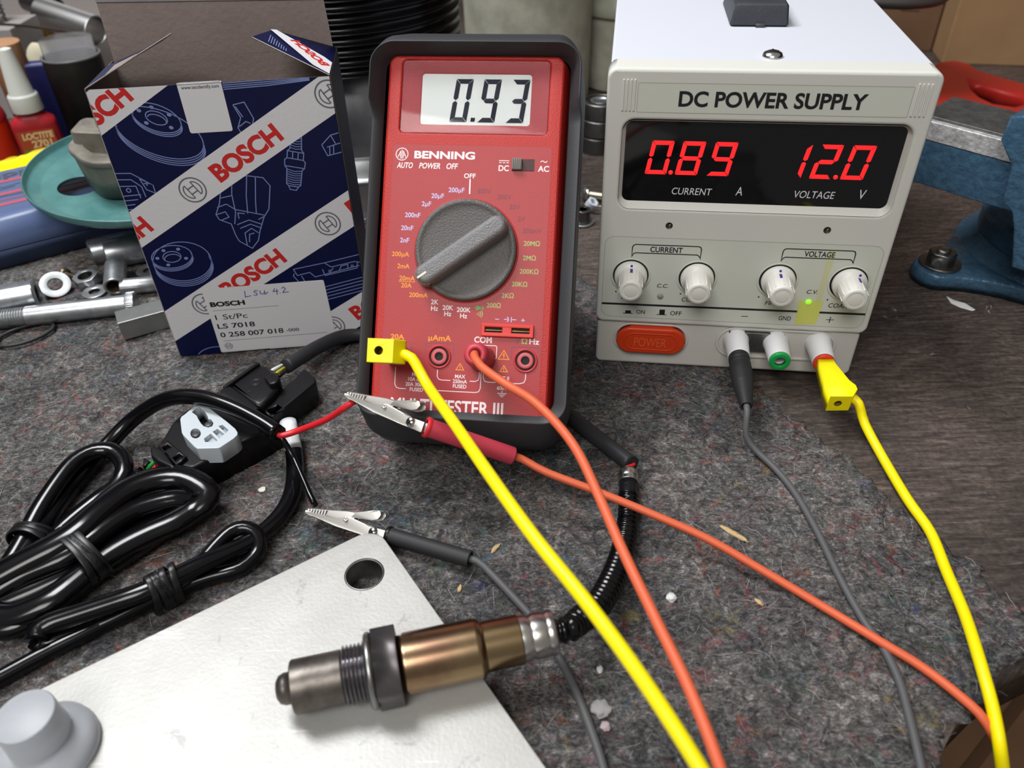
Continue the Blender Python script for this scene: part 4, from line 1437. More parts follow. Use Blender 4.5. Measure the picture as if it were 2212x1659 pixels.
mb.lathe([(0.0067, PT - 0.0098), (0.0067, PT - 0.0005), (0.0074, PT + 0.00006), (0.0069, PT + 0.00006)], 48, Matrix.Translation((hc.x, hc.y, 0)), cap=False)
mb.build('hole_wall', steel, pl, world=True)

# ------------------------------------------------------------------ oxygen sensor with its cable and plug
sz = PT + 0.0110
s0, s1 = at(598, 1492, sz), at(1192, 1366, sz)
ax = (s1 - s0).normalized()
SM = frame(s0, ax, (0, 0, 1))
L = (s1 - s0).length * 1000
k_ = L / 89.0
sn = thing('oxygen_sensor', 'oxygen sensor with bronze sleeve and hex, lying on the aluminium plate', 'sensor', (s0.x + 0.02, s0.y, PT))
S1 = SM @ Matrix.Scale(mm, 4)


def turned(name, prof, m_, n=56, extra=None):
    mb = MB(S1)
    mb.lathe([(r, z * k_) for r, z in prof], n)
    if extra:
        extra(mb)
    return mb.build(name, m_, sn, world=True)


turned('protective_tip', [(0, -0.2), (2.8, 0), (4.2, 0.9), (4.9, 2.6), (4.9, 5.0), (8.0, 5.0), (8.3, 5.5), (8.3, 20.5), (8.0, 21)], shield_grey)
th = [(7.6, 20.5)]
for i in range(6):
    z = 21 + i * 1.25
    th += [(8.1, z), (9.2, z + 0.55), (9.2, z + 0.75), (8.1, z + 1.25)]
turned('thread', th + [(8.0, 28.8)], thread_steel)
turned('sealing_ring', [(8, 28.4), (11.3, 28.4), (11.9, 29.1), (11.9, 30.0), (11.3, 30.8), (8, 30.8)], steel)
mb = MB(S1)
hx = [(12.7 * math.cos(PI / 3 * i + 0.22), 12.7 * math.sin(PI / 3 * i + 0.22)) for i in range(6)]
mb.prism(hx, 30.8 * k_, 38.6 * k_, bev=0.25)
mb.build('hexagon', hex_grey, sn, world=True)
turned('metal_sleeve', [(8.9, 38.4), (8.9, 40.2), (9.5, 40.8), (9.5, 63.4), (9.2, 65), (8.4, 65.8), (8.0, 66.4), (8.0, 78.0), (7.6, 78.4)], bronze)
turned('crimp_collar', [(7.3, 77.8), (7.5, 78.2), (7.5, 80.6), (7.05, 81.4), (7.05, 82.2), (7.45, 83), (7.45, 86.0), (7.1, 86.6), (7.1, 87.4), (7.4, 88), (7.4, 89.4), (6.8, 89.9), (5, 90)], ferrule)
hp = smooth_path([s0 + ax * 0.0885, s0 + ax * 0.094] + [at(x, y, z / 1000) for x, y, z in ((1246, 1345, 19), (1292, 1306, 15), (1324, 1250, 10.5), (1343, 1195, 7), (1354, 1140, 5.2), (1357, 1095, 4.8), (1357, 1072, 4.8))], 0.00045)


def corr(s):
    taper = 4.0 + 0.55 * ss(0.0, 0.02, s) if s < 0.02 else 4.55 - 0.8 * ss(0.03, 0.085, s)
    return (taper + 0.42 * math.sin(s * 2 * PI / 0.00265)) * mm


mb = MB()
mb.tube(hp, corr, 20)
mb.build('corrugated_hose', black_pvc, sn, world=True, smooth=80)
e0 = hp[-1]
f1 = at(1357, 1014, 0.0048)
fd = (f1 - e0).normalized()
mb = MB()
mb.lathe([(3.7, -1), (3.9, 0), (3.9, 3.5), (3.7, 4.4)], 28, frame(e0, fd) @ Matrix.Scale(mm, 4), m=1)
fs = at(1357, 1046, 0.0048)
mb.lathe([(4.3, 0), (4.35, 0.4), (4.0, 2.6), (4.0, 2.8), (4.35, 3.4), (4.35, 5.6), (3.9, 7.0), (3.3, 7.3)], 32, frame(fs, fd) @ Matrix.Scale(mm, 4))
mb.tube([e0, fs + fd * 0.002], 0.0038, 20, m=1)
mb.build('hose_ferrule', [ferrule, black_plastic], sn, world=True)
mb = MB()
sp = smooth_path([at(1366, 1004, 0.0045), at(1325, 972, 0.0042), at(1270, 930, 0.0038), at(1225, 895, 0.0038), at(1150, 850, 0.0038), at(1030, 800, 0.0038), at(900, 742, 0.004), at(800, 722, 0.005), at(740, 727, 0.0065), at(690, 748, 0.009), at(645, 775, 0.0115), at(616, 793, 0.0125)], 0.003)
mb.tube(sp, 0.0036, 20)
mb.build('cable_sleeve', black_sleeve, sn, world=True)
d0 = (sp[0] - sp[1]).normalized()
mb = MB()
mb.lathe([(3.62, 0), (3.5, 0.15), (2.7, -0.3), (0, -1.5)], 24, frame(sp[0], d0) @ Matrix.Scale(mm, 4), cap=False)
mb.tube(smooth_path([sp[0] - d0 * 0.001, sp[0] + d0 * 0.001 + Vector((0, 0, 0.001)), f1 + Vector((-0.001, 0, 0.0012))], 0.001), 0.0008, 8, m=1)
mb.build('sleeve_mouth', [dark_gap, wire_red], sn, world=True)


def pxprism(mb, pts, z0, z1, bev=0.0, m=0, holes=()):
    f = lambda q: [(at(x, y, z1).x, at(x, y, z1).y) for x, y in q]
    mb.prism(f(pts), z0, z1, holes=[f(h) for h in holes], bev=bev, m=m)


# plug on the sensor cable
pg = MB()
pxprism(pg, [(556, 783), (578, 790), (606, 822), (604, 832), (588, 853), (562, 876), (540, 868), (496, 832), (484, 834)], 0.0, 0.0185, 0.002)
pxprism(pg, [(554, 781), (561, 784), (488, 836), (481, 834)], 0.004, 0.0200, 0.0006)
pxprism(pg, [(484, 832), (500, 834), (560, 880), (545, 890), (474, 852), (474, 846)], 0.0, 0.0195, 0.001)
plug_o = pg.build('plug', black_plastic, sn, world=True)
pg = MB()
pxprism(pg, [(653, 800), (661, 797), (682, 818), (681, 826), (588, 901), (559, 879), (634, 820)], 0.003, 0.0145, 0.0008, holes=[[(597, 876), (610, 884), (585, 893), (576, 884)][::-1]])
pxprism(pg, [(570, 815), (590, 803), (604, 814), (600, 824), (583, 830)], 0.0150, 0.0215, 0.0008)
pg.build('plug_latch', black_plastic, plug_o, world=True)
pg = MB()
c = at(553, 825, 0.0186)
for r_ in (0.0022, 0.0012):
    pg.lathe([(r_, 0), (r_ + 0.0001, 0.00015), (r_ + 0.0002, 0)], 24, Matrix.Translation(c), cap=False)
for i in range(12):
    a = 2 * PI * i / 12
    pg.box(0.0014, -0.00012, 0, 0.0021, 0.00012, 0.00012, M=Matrix.Translation(c) @ Matrix.Rotation(a, 4, 'Z'))
text(pg, '8', -0.0006, -0.0006, 0.0006, 0.0008, 0.0001, M=Matrix.Translation(at(538, 846, 0.0186)) @ Matrix.Rotation(-0.4, 4, 'Z'))
pg.build('moulded_mark', mat('moulded_black_mark', (0.03, 0.03, 0.033), 0.35), plug_o, world=True)
for i, (m_, a, b_) in enumerate(((wire_white, (588, 800), (609, 789)), (wire_yellow, (598, 806), (614, 795)), (black_plastic, (604, 812), (619, 800)))):
    pg = MB()
    pg.tube([at(a[0], a[1], 0.0165), at(b_[0], b_[1], 0.0145)], 0.00085, 10)
    tag(pg.build('wire', m_, sn, world=True), ('white wire', 'yellow wire', 'black wire')[i], None)

# ------------------------------------------------------------------ wiring harness
hn = thing('wiring_harness', 'coiled glossy black wiring harness bundle with grey levered connector', 'wiring harness', at(250, 1150, 0))
mb = MB()
pxprism(mb, [(372, 912), (400, 888), (470, 845), (545, 878), (575, 895), (598, 912), (560, 935), (510, 962), (420, 1008), (396, 1012), (330, 985)], 0.0, 0.0150, 0.0012)
con = mb.build('connector', black_plastic, hn, world=True)
mb = MB()
pxprism(mb, [(324, 966), (335, 963), (352, 972), (372, 1000), (378, 1008), (366, 1008), (340, 996), (326, 984)], 0.003, 0.0185, 0.0008)
pxprism(mb, [(340, 963), (362, 949), (403, 985), (380, 1004)], 0.008, 0.0172, 0.0006, holes=[[(350, 966), (361, 959), (369, 966), (357, 975)][::-1], [(373, 988), (386, 979), (395, 986), (381, 996)][::-1]])
pxprism(mb, [(309, 988), (316, 989), (324, 996), (316, 1004), (308, 1006)], 0.004, 0.012, 0.0006)
mb.build('end_collar', black_plastic, con, world=True)
Z5 = lambda x, y: (260 + x / 7.373, 840 + y / 7.373)
LV = [Z5(*p) for p in ((1290, 205), (1340, 240), (1700, 520), (1830, 630), (1868, 690), (1860, 735), (1800, 790), (1590, 930), (1540, 942), (1225, 950), (1180, 920), (1000, 735), (975, 690), (950, 480), (970, 440), (1020, 405), (1240, 220))]
SLOT = [Z5(*p) for p in ((1140, 365), (1255, 270), (1330, 340), (1385, 430), (1400, 480), (1440, 480), (1480, 540), (1460, 590), (1400, 610), (1330, 590), (1285, 545), (1245, 480), (1215, 420))]
W3 = [[Z5(*p) for p in q] for q in (((1335, 790), (1435, 705), (1545, 815), (1520, 840), (1350, 840)), ((1475, 680), (1540, 630), (1655, 715), (1580, 780)), ((1570, 590), (1620, 565), (1720, 650), (1680, 700)))]
PIN1 = [Z5(1197 + 80 * math.cos(t * PI / 12), 705 + 78 * math.sin(t * PI / 12)) for t in range(24)]
mb = MB()
pxprism(mb, LV, 0.0130, 0.0215, 0.0003, holes=[SLOT, PIN1] + W3)
mb.build('locking_lever', lever_grey, con, world=True)
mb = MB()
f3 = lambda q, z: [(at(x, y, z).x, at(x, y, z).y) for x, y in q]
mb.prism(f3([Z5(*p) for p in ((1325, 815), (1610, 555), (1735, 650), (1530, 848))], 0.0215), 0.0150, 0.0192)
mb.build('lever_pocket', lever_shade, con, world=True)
for cx_, cy_ in ((1197, 705), (1400, 545)):
    mb = MB()
    c = at(*Z5(cx_, cy_), 0.0215)
    mb.lathe([(0.0018, -0.006), (0.0018, -0.0006), (0.0016, -0.0004), (0, -0.0004)], 24, Matrix.Translation(c))
    mb.build('lever_pin', mat('pin_grey', srgb(66, 68, 72), 0.4), con, world=True)

cab = lambda pts, r, name='cable', flat=None, n=16, m_=black_pvc: (lambda mb: (mb.tube(path(pts), r * mm, n, flat=flat), mb.build(name, m_, hn, world=True))[1])(MB())
Z6 = lambda x, y, z: (x / 2.766, 900 + y / 2.766, z)
# arc from the red and black wire ends over the connector and into the first loop
arc_pts = [(603, 938, 22), (570, 915, 23.5), (520, 888, 25), (470, 868, 26), (430, 858, 26), (385, 857, 25), (340, 870, 21), (285, 908, 12), (232, 962, 6), (180, 1022, 4), (130, 1085, 4), (88, 1145, 5), (40, 1210, 5), (-30, 1290, 5)]
cab(arc_pts, 3.6)
cab([Z6(-60, 1030, 4), Z6(40, 900, 5), Z6(110, 790, 6), Z6(165, 690, 7), Z6(245, 540, 9), Z6(360, 370, 11), Z6(450, 265, 12), Z6(560, 205, 12), Z6(670, 205, 11), Z6(735, 265, 10), Z6(740, 340, 9), Z6(690, 420, 7), Z6(580, 500, 5), Z6(430, 620, 4), Z6(300, 740, 3.5), Z6(150, 880, 4), Z6(-60, 1080, 4)], 3.5, flat=(1.12, 0.95))
# cable leaving the connector
cab([Z6(868, 335, 8), Z6(800, 395, 7), Z6(720, 470, 6), Z6(600, 565, 5), Z6(470, 660, 5), Z6(380, 730, 5), Z6(200, 860, 5), Z6(-40, 1000, 5)], 3.7)
for i, (m_, a, b_) in enumerate(((wire_green, (339, 992), (318, 1013)), (wire_red, (346, 1000), (326, 1018)), (wire_white, (352, 1006), (332, 1022)))):
    mb = MB()
    mb.tube([at(*a, 0.013), at(*b_, 0.0095)], 0.0009, 10)
    tag(mb.build('wire', m_, hn, world=True), ('green wire', 'red brown wire', 'white wire')[i], None)
# the large middle bundle
cab([Z6(-60, 980, 12), Z6(120, 880, 14), Z6(330, 770, 16), Z6(470, 680, 17), Z6(600, 560, 17), Z6(760, 440, 16), Z6(920, 375, 15), Z6(1060, 360, 14), Z6(1170, 395, 13), Z6(1240, 460, 11), Z6(1215, 520, 9), Z6(1150, 560, 8), Z6(1040, 630, 8), Z6(900, 690, 8), Z6(740, 770, 8), Z6(600, 860, 8), Z6(470, 970, 8), Z6(330, 1080, 8), Z6(190, 1150, 7), Z6(60, 1190, 6), Z6(-80, 1180, 6)], 4.3, flat=(1.35, 0.95))
cab([Z6(-60, 1060, 9), Z6(130, 950, 11), Z6(360, 850, 13), Z6(520, 750, 14), Z6(650, 650, 14), Z6(800, 560, 13), Z6(950, 510, 12), Z6(1080, 490, 11), Z6(1150, 520, 8), Z6(1080, 600, 6), Z6(900, 720, 5), Z6(700, 850, 5), Z6(500, 970, 5), Z6(300, 1120, 4.5), Z6(120, 1200, 4.5), Z6(-60, 1200, 4.5)], 3.9, flat=(1.2, 0.95))
cab([Z6(-40, 1130, 5), Z6(150, 1060, 6), Z6(380, 950, 7), Z6(560, 860, 7), Z6(760, 700, 6), Z6(960, 600, 5), Z6(1130, 545, 4.5), Z6(1200, 500, 4.2), Z6(1150, 440, 4.2), Z6(1000, 470, 4)], 3.9, flat=(1.25, 1))
cab([Z6(-40, 1260, 4), Z6(80, 1250, 4), Z6(260, 1160, 4), Z6(420, 1050, 4), Z6(560, 930, 4), Z6(700, 830, 4)], 3.9, flat=(1.3, 1))
# lower loop with its folded end, and the run from the white band
cab([(625, 925, 9), (633, 965, 5), (637, 1010, 4), (632, 1062, 4), (612, 1105, 4), (578, 1142, 5), (540, 1170, 6), (495, 1192, 8), (440, 1216, 10), (390, 1240, 11), (345, 1262, 12), (290, 1285, 12), (230, 1305, 11), (160, 1328, 10), (110, 1345, 9.5), (84, 1362, 9), (76, 1385, 8)], 3.2, flat=(1.2, 1.0))
cab([(76, 1385, 6), (92, 1392, 4), (150, 1375, 3.5), (230, 1345, 3.5), (310, 1305, 4), (365, 1275, 4.5), (400, 1258, 5), (430, 1225, 7), (462, 1185, 8), (498, 1150, 9), (525, 1140, 9), (548, 1147, 8), (560, 1168, 6), (556, 1195, 4), (520, 1228, 3.4), (460, 1245, 3.6), (410, 1262, 3.6), (350, 1290, 3.4), (250, 1335, 3.4), (180, 1370, 3.4), (96, 1412, 3.4), (0, 1464, 3.4), (-60, 1496, 3.4)], 3.0)
mb = MB()
mb.tube(path([(622, 912, 10), (628, 940, 8), (634, 972, 5)]), 0.0038, 18)
tag(mb.build('cable_band', band_white, hn, world=True), 'white band', None)


def tie(cpx, dpx, z, ra, rb, wraps, name='tie'):
    c = at(cpx[0], cpx[1], z)
    d = (at(dpx[0], dpx[1], z) - c).normalized()
    s = d.cross(Vector((0, 0, 1))).normalized()
    mb = MB()
    for k in range(wraps):
        cc_ = c + d * (k - (wraps - 1) / 2) * 0.0022
        b = bmesh.new()
        rings = []
        for t in range(40):
            a = 2 * PI * t / 40
            sk = d * 0.0011 * math.sin(a + k * 1.3)
            n_ = s * math.cos(a) + Vector((0, 0, 1)) * math.sin(a)
            o = cc_ + s * (ra * math.cos(a)) + Vector((0, 0, 1)) * (rb * math.sin(a)) + sk
            o.z = max(o.z, 0.0006)
            rings.append([b.verts.new(o + d * u + n_ * w) for u, w in ((-0.0013, 0), (-0.0010, 0.0005), (0.0010, 0.0005), (0.0013, 0), (0.0010, -0.0004), (-0.0010, -0.0004))])
        for t in range(40):
            A, B = rings[t], rings[(t + 1) % 40]
            for i in range(6):
                j = (i + 1) % 6
                b.faces.new([A[i], A[j], B[j], B[i]])
        bmesh.ops.recalc_face_normals(b, faces=b.faces[:])
        mb.add(b)
    mb.build(name, mat('black_tie', (0.008, 0.008, 0.009), 0.36), hn, world=True)


tie((68, 1160), (100, 1120), 0.0055, 0.0085, 0.0065, 3)
tie((172, 1196), (215, 1166), 0.0098, 0.0150, 0.0098, 4)
tie((356, 1272), (399, 1249), 0.0075, 0.0058, 0.0085, 5)
mb = MB()
o = path(arc_pts)[0]
o1 = path(arc_pts)[1]
dd = (o - o1).normalized()
mb.lathe([(3.62, 0.0), (3.5, 0.15), (3.0, 0.05), (2.8, -0.4), (0, -0.8)], 24, frame(o, dd) @ Matrix.Scale(mm, 4), cap=False)
mb.build('cable_mouth', dark_gap, hn, world=True)
CLIP_R = (at(748, 851, 0.046), at(920, 922, 0.043), at(1108, 985, 0.0255))
CLIP_B = (at(663, 1103, 0.0065), at(838, 1156, 0.0050), at(1016, 1208, 0.0045))
mb = MB()
mb.tube(smooth_path([o - dd * 0.004, o + dd * 0.001, at(650, 928, 0.0235), at(705, 906, 0.032), at(745, 880, 0.041), CLIP_R[0] + Vector((0.003, -0.001, -0.003))], 0.002), 0.00135, 14)
tag(mb.build('wire', wire_red, hn, world=True), 'red wire', None)
mb = MB()
mb.tube(smooth_path([o - dd * 0.003 - Vector((0, 0, 0.001)), o + dd * 0.001 - Vector((0, 0, 0.0015)), at(632, 985, 0.014), at(655, 1035, 0.011), at(670, 1070, 0.0095), CLIP_B[0] + Vector((0.0035, 0.0012, 0.0015))], 0.002), 0.0013, 14)
tag(mb.build('wire', black_pvc, hn, world=True), 'thin black wire', None)

# ------------------------------------------------------------------ test leads
GRP = 'test leads'


def lead(name, label, loc):
    return thing(name, label, 'test lead', loc, group=GRP)


def stack_plug(root, T, m_):
    """stackable plug: narrow nose at z=0 (mm), wide head with a cross hole and a cut corner at z=24"""
    def sec(w, h, c, z, dx=0.0):
        return [(-w / 2 + dx, -h / 2, z), (w / 2 - c * 0.2 + dx, -h / 2, z), (w / 2 + dx, -h / 2 + c * 0.2, z), (w / 2 + dx, h / 2 - c * 0.2, z), (w / 2 - c * 0.2 + dx, h / 2, z), (-w / 2 + dx, h / 2, z)]
    mb = MB(T @ Matrix.Scale(mm, 4))
    mb.loft([sec(7.2, 6.6, 1, 0), sec(7.4, 6.8, 1, 3), sec(11.2, 8.2, 1.5, 15, 1.0), sec(13.4, 9.2, 2, 18.5, 1.6), sec(13.4, 9.2, 2, 21, 1.6), sec(10.0, 9.0, 1, 25.5, 0.0)], cap0=True)
    hole = circ(-0.6, 0, 1.7, 24)
    mb.prism([(x, y) for x, y, z in sec(10.0, 9.0, 1, 25.5)], 25.4, 25.6, holes=[hole])
    mb.lathe([(1.7, 25.6), (1.7, 20.0), (0, 20.0)], 24, Matrix.Translation((-0.6, 0, 0)), cap=False, m=1)
    return mb.build('plug', [yellow_plug, mat('plug_bore', srgb(120, 100, 30), 0.5)], root, world=True)


# yellow lead in the 20A socket
PT20 = MF @ Vector((6.9, 20.1, 0))
XM, YM, NM = [(MM.to_3x3() @ v) for v in (Vector((1, 0, 0)), Vector((0, 0, 1)), Vector((0, -1, 0)))]
yl = lead('test_lead', 'yellow test lead from the multimeter 20A socket, running down across the picture', tuple(PT20))
PL1 = frame(PT20 + NM * 0.0008, NM, XM)
stack_plug(yl, PL1, yellow_plug)
c0 = PL1 @ Vector((0.0062, -0.0008, 0.0205))
c1 = PL1 @ Vector((0.0115, -0.0022, 0.0220))
mb = MB()
yp = smooth_path([c0, c1, at(925, 835, 0.062), at(985, 920, 0.066), at(1050, 1015, 0.069), at(1150, 1155, 0.070), at(1270, 1305, 0.069), at(1390, 1470, 0.066), at(1512, 1659, 0.060), at(1620, 1850, 0.048), at(1690, 2050, 0.03)], 0.003)
mb.tube(yp, 0.00205, 18)
mb.build('cable', yellow_pvc, yl, world=True)
mb = MB(PL1 @ Matrix.Scale(mm, 4))
mb.lathe([(3.4, -0.6), (3.4, 0.4), (2, 0.4)], 24)
mb.build('plug_base', dark_gap, yl, world=True)

# orange lead in COM
PTC = MF @ Vector((42.1, 20.1, 0.6))
ol = lead('test_lead', 'orange test lead from the multimeter COM socket, crossing the corrugated hose', tuple(PTC))
ld = (NM + XM * -0.02 + YM * 0.05).normalized()
mb = MB(frame(PTC, ld, XM) @ Matrix.Scale(mm, 4))
mb.lathe([(5.4, 0), (5.5, 1.0), (5.2, 2.0), (5.0, 11), (4.8, 14.5), (4.2, 16.0), (3.2, 16.6), (2.2, 16.2), (1.9, 14.5), (0, 14)], 40, cap=False)
mb.build('boot', red_soft, ol, world=True)
ce = PTC + ld * 0.0150
mb = MB()
mb.tube(smooth_path([ce, PTC + ld * 0.0185 + YM * -0.0008, at(1040, 792, 0.066), at(1090, 828, 0.066), at(1150, 865, 0.064), at(1205, 918, 0.062), at(1250, 980, 0.060), at(1295, 1075, 0.058), at(1350, 1200, 0.056), at(1420, 1345, 0.054), at(1490, 1490, 0.053), at(1555, 1659, 0.051), at(1610, 1850, 0.045), at(1640, 2050, 0.03)], 0.003), 0.00165, 16)
mb.build('cable', orange_pvc, ol, world=True)


def crocodile(root, P, up, rr, sleeve_m, rim_m, flipz=1):
    """clip: tip, mouth of the sleeve, end of the sleeve"""
    tip, jun, end = P
    ax_ = (jun - tip).normalized()
    Ld = (jun - tip).length * 1000
    Z = (up - ax_ * up.dot(ax_)).normalized()
    Y = Z.cross(ax_)
    T = Matrix(((ax_.x, Y.x, Z.x, tip.x), (ax_.y, Y.y, Z.y, tip.y), (ax_.z, Y.z, Z.z, tip.z), (0, 0, 0, 1))) @ Matrix.Scale(mm, 4)
    SIDE_ = Matrix(((1, 0, 0, 0), (0, 0, -1, 0), (0, 1, 0, 0), (0, 0, 0, 1)))     # profile (x, z) extruded across y
    k = Ld / 34.0
    # lower jaw: folded channel, both cheeks and the floor
    low = [(0, -0.8), (2, -1.3), (14 * k, -2.6), (26 * k, -2.8), (34 * k, -2.6), (34 * k, 1.4), (27 * k, 1.2), (21 * k, 2.4), (17 * k, 2.4), (14 * k, 0.9), (4, 0.0), (0, 0.2)]
    mb = MB(T)
    for y0, y1, m_ in ((-1, -0.6, 0), (0.6, 1, 0)):
        b_ = bmesh.new()
        wid = lambda x: 1.3 + 1.7 * min(1, x / (18 * k))
        A_ = [b_.verts.new((x, y0 * wid(x), z)) for x, z in low]
        B_ = [b_.verts.new((x, (y0 * wid(x) + (0.4 if y0 < 0 else -0.4)) if y0 < -0.8 else y0 * wid(x), z)) for x, z in low]
        b_.free()
        s_ = -1 if y0 < 0 else 1
        b_ = bmesh.new()
        A_ = [b_.verts.new((x, s_ * wid(x), z)) for x, z in low]
        B_ = [b_.verts.new((x, s_ * (wid(x) - 0.45), z)) for x, z in low]
        tr = tessellate_polygon([[Vector((x, z, 0)) for x, z in low]])
        for t in tr:
            b_.faces.new([A_[i] for i in t])
            b_.faces.new([B_[i] for i in t[::-1]])
        for i in range(len(low)):
            j = (i + 1) % len(low)
            b_.faces.new([A_[i], A_[j], B_[j], B_[i]])
        bmesh.ops.recalc_face_normals(b_, faces=b_.faces[:])
        mb.add(b_)
    fl_ = [(0, -0.8), (2, -1.3), (14 * k, -2.6), (26 * k, -2.8), (34 * k, -2.6)]
    b_ = bmesh.new()
    rows = []
    for x, z in fl_:
        w = 1.3 + 1.7 * min(1, x / (18 * k))
        rows.append([b_.verts.new(p) for p in ((x, -w, z), (x, w, z), (x, w - 0.3, z + 0.45), (x, -w + 0.3, z + 0.45))])
    for a_, c_ in zip(rows, rows[1:]):
        for i in range(4):
            j = (i + 1) % 4
            b_.faces.new([a_[i], c_[i], c_[j], a_[j]])
    b_.faces.new(rows[0]); b_.faces.new(rows[-1][::-1])
    bmesh.ops.recalc_face_normals(b_, faces=b_.faces[:])
    mb.add(b_)
    mb.build('lower_jaw', jaw_metal, root, world=True)
    # upper jaw with teeth along the lip and a thumb lever
    mb = MB(T)
    upj = [(0.3, 0.5), (3, 1.6), (10 * k, 3.0), (17 * k, 4.6), (20 * k, 5.0), (24 * k, 6.6), (28 * k, 8.2), (30 * k, 8.4)]
    for w0, w1 in ((0, 0),):
        b_ = bmesh.new()
        rows = []
        for i, (x, z) in enumerate(upj):
            w = 1.1 + 1.2 * min(1, x / (16 * k))
            if i >= 5:
                w = (2.6, 3.2, 2.2)[i - 5]
            rows.append([b_.verts.new(p) for p in ((x, -w, z - 0.25), (x, 0, z + 0.25), (x, w, z - 0.25), (x, w, z - 0.6), (x, 0, z - 0.12), (x, -w, z - 0.6))])
        for a_, c_ in zip(rows, rows[1:]):
            for i in range(6):
                j = (i + 1) % 6
                b_.faces.new([a_[i], c_[i], c_[j], a_[j]])
        b_.faces.new(rows[0]); b_.faces.new(rows[-1][::-1])
        bmesh.ops.recalc_face_normals(b_, faces=b_.faces[:])
        mb.add(b_)
    for s_ in (-1, 1):
        for i in range(7):
            x = 0.8 + i * 1.25
            w = 1.1 + 1.2 * min(1, x / (16 * k))
            mb.box(x, s_ * w - 0.2, -0.2, x + 0.7, s_ * w + 0.2, 0.9 + x * 0.17, 0.05)
        ch = [(9 * k, 0.6), (18 * k, 0.4), (20 * k, 1.6), (20.5 * k, 4.8), (17 * k, 4.4), (9.5 * k, 2.7)]
        b_ = bmesh.new()
        A_ = [b_.verts.new((x, s_ * 2.5, z)) for x, z in ch]
        B_ = [b_.verts.new((x, s_ * 2.1, z)) for x, z in ch]
        b_.faces.new(A_); b_.faces.new(B_[::-1])
        for i in range(len(ch)):
            j = (i + 1) % len(ch)
            b_.faces.new([A_[i], A_[j], B_[j], B_[i]])
        bmesh.ops.recalc_face_normals(b_, faces=b_.faces[:])
        mb.add(b_)
    ch = [(19 * k, 2.6), (24 * k, 3.4), (27.5 * k, 3.9), (29.4 * k, 5.0), (30.0 * k, 6.8), (29.4 * k, 8.0), (28 * k, 8.1), (24 * k, 6.5), (20 * k, 4.9)]
    for s_ in (-1, 1):
        b_ = bmesh.new()
        w_ = lambda x: 2.5 + 0.5 * min(1, max(0, (x / k - 20) / 7))
        A_ = [b_.verts.new((x, s_ * w_(x), z)) for x, z in ch]
        B_ = [b_.verts.new((x, s_ * (w_(x) - 0.35), z)) for x, z in ch]
        for t in tessellate_polygon([[Vector((x, z, 0)) for x, z in ch]]):
            b_.faces.new([A_[i] for i in t])
            b_.faces.new([B_[i] for i in t[::-1]])
        for i in range(len(ch)):
            j = (i + 1) % len(ch)
            b_.faces.new([A_[i], A_[j], B_[j], B_[i]])
        bmesh.ops.recalc_face_normals(b_, faces=b_.faces[:])
        mb.add(b_)
    mb.build('upper_jaw', jaw_metal, root, world=True)
    mb = MB(T)
    sp_ = [Vector((18.5 * k + 1.5 * math.cos(t * 0.5), -1.6 + 3.2 * t / 50, 1.9 + 1.5 * math.sin(t * 0.5))) for t in range(51)]
    mb.tube(sp_, 0.28, 6)
    mb.build('spring', steel, root, world=True)
    mb = MB(T)
    for s_ in (-1, 1):
        mb.lathe([(1.0, 0), (1.0, 0.25), (0.5, 0.5), (0.45, 0.25), (0, 0.25)], 20, frame((17.5 * k, s_ * 3.0, 1.2), (0, s_, 0)))
    mb.build('rivet', chrome, root, world=True)
    mb = MB(T)
    SC_ = frame((29.5 * k, -2.6, -0.4), (0, -1, 0))
    mb.lathe([(1.9, 0), (1.9, 1.5), (1.5, 2.1), (0, 2.3)], 24, SC_)
    mb.box(-1.6, -0.25, 2.0, 1.6, 0.25, 2.45, M=SC_ @ Matrix.Rotation(0.7, 4, 'Z'), m=1)
    mb.box(-0.25, -1.6, 2.0, 0.25, 1.6, 2.45, M=SC_ @ Matrix.Rotation(0.7, 4, 'Z'), m=1)
    mb.build('screw', [chrome, dark_gap], root, world=True)
    sd = (end - jun)
    sl = sd.length * 1000
    mb = MB(frame(jun, sd, Z) @ Matrix.Scale(mm, 4))
    mb.lathe([(rr - 0.9, -0.2), (rr + 0.1, -0.3), (rr + 0.35, 0.2), (rr + 0.35, 1.2), (rr, 2.0), (rr, sl - 0.4), (rr - 0.15, sl), (rr - 0.65, sl), (rr - 0.75, sl - 0.6), (rr - 0.75, sl - 7), (0, sl - 7)], 36, cap=False)
    mb.build('sleeve', sleeve_m, root, world=True)
    mb = MB(frame(jun, sd, Z) @ Matrix.Scale(mm, 4))
    mb.lathe([(rr - 0.6, -0.35), (rr + 0.15, -0.4), (rr + 0.5, 0.1), (rr + 0.5, 1.0), (rr + 0.3, 1.4)], 36, cap=False)
    mb.build('sleeve_rim', rim_m, root, world=True)
    return sd.normalized()


# orange clip lead, its jaws on the red wire
cl = lead('clip_lead', 'orange clip lead with red sleeve, crocodile jaws gripping the red wire', tuple(CLIP_R[2]))
sdir = crocodile(cl, CLIP_R, Vector((0.10, 0.74, 0.67)), 3.65, red_soft, red_rim)
mb = MB()
mb.tube(smooth_path([CLIP_R[2] - sdir * 0.006, CLIP_R[2] + sdir * 0.004, at(1180, 1020, 0.021), at(1290, 1062, 0.0175), at(1400, 1107, 0.0145), at(1530, 1165, 0.010), at(1660, 1240, 0.005), at(1780, 1312, 0.0022), at(1905, 1388, 0.0030), at(1990, 1440, 0.0022), at(2075, 1505, 0.003), at(2128, 1558, 0.0015), at(2165, 1640, -0.012), at(2200, 1800, -0.06)], 0.003), 0.0016, 16)
mb.build('cable', orange_pvc, cl, world=True)

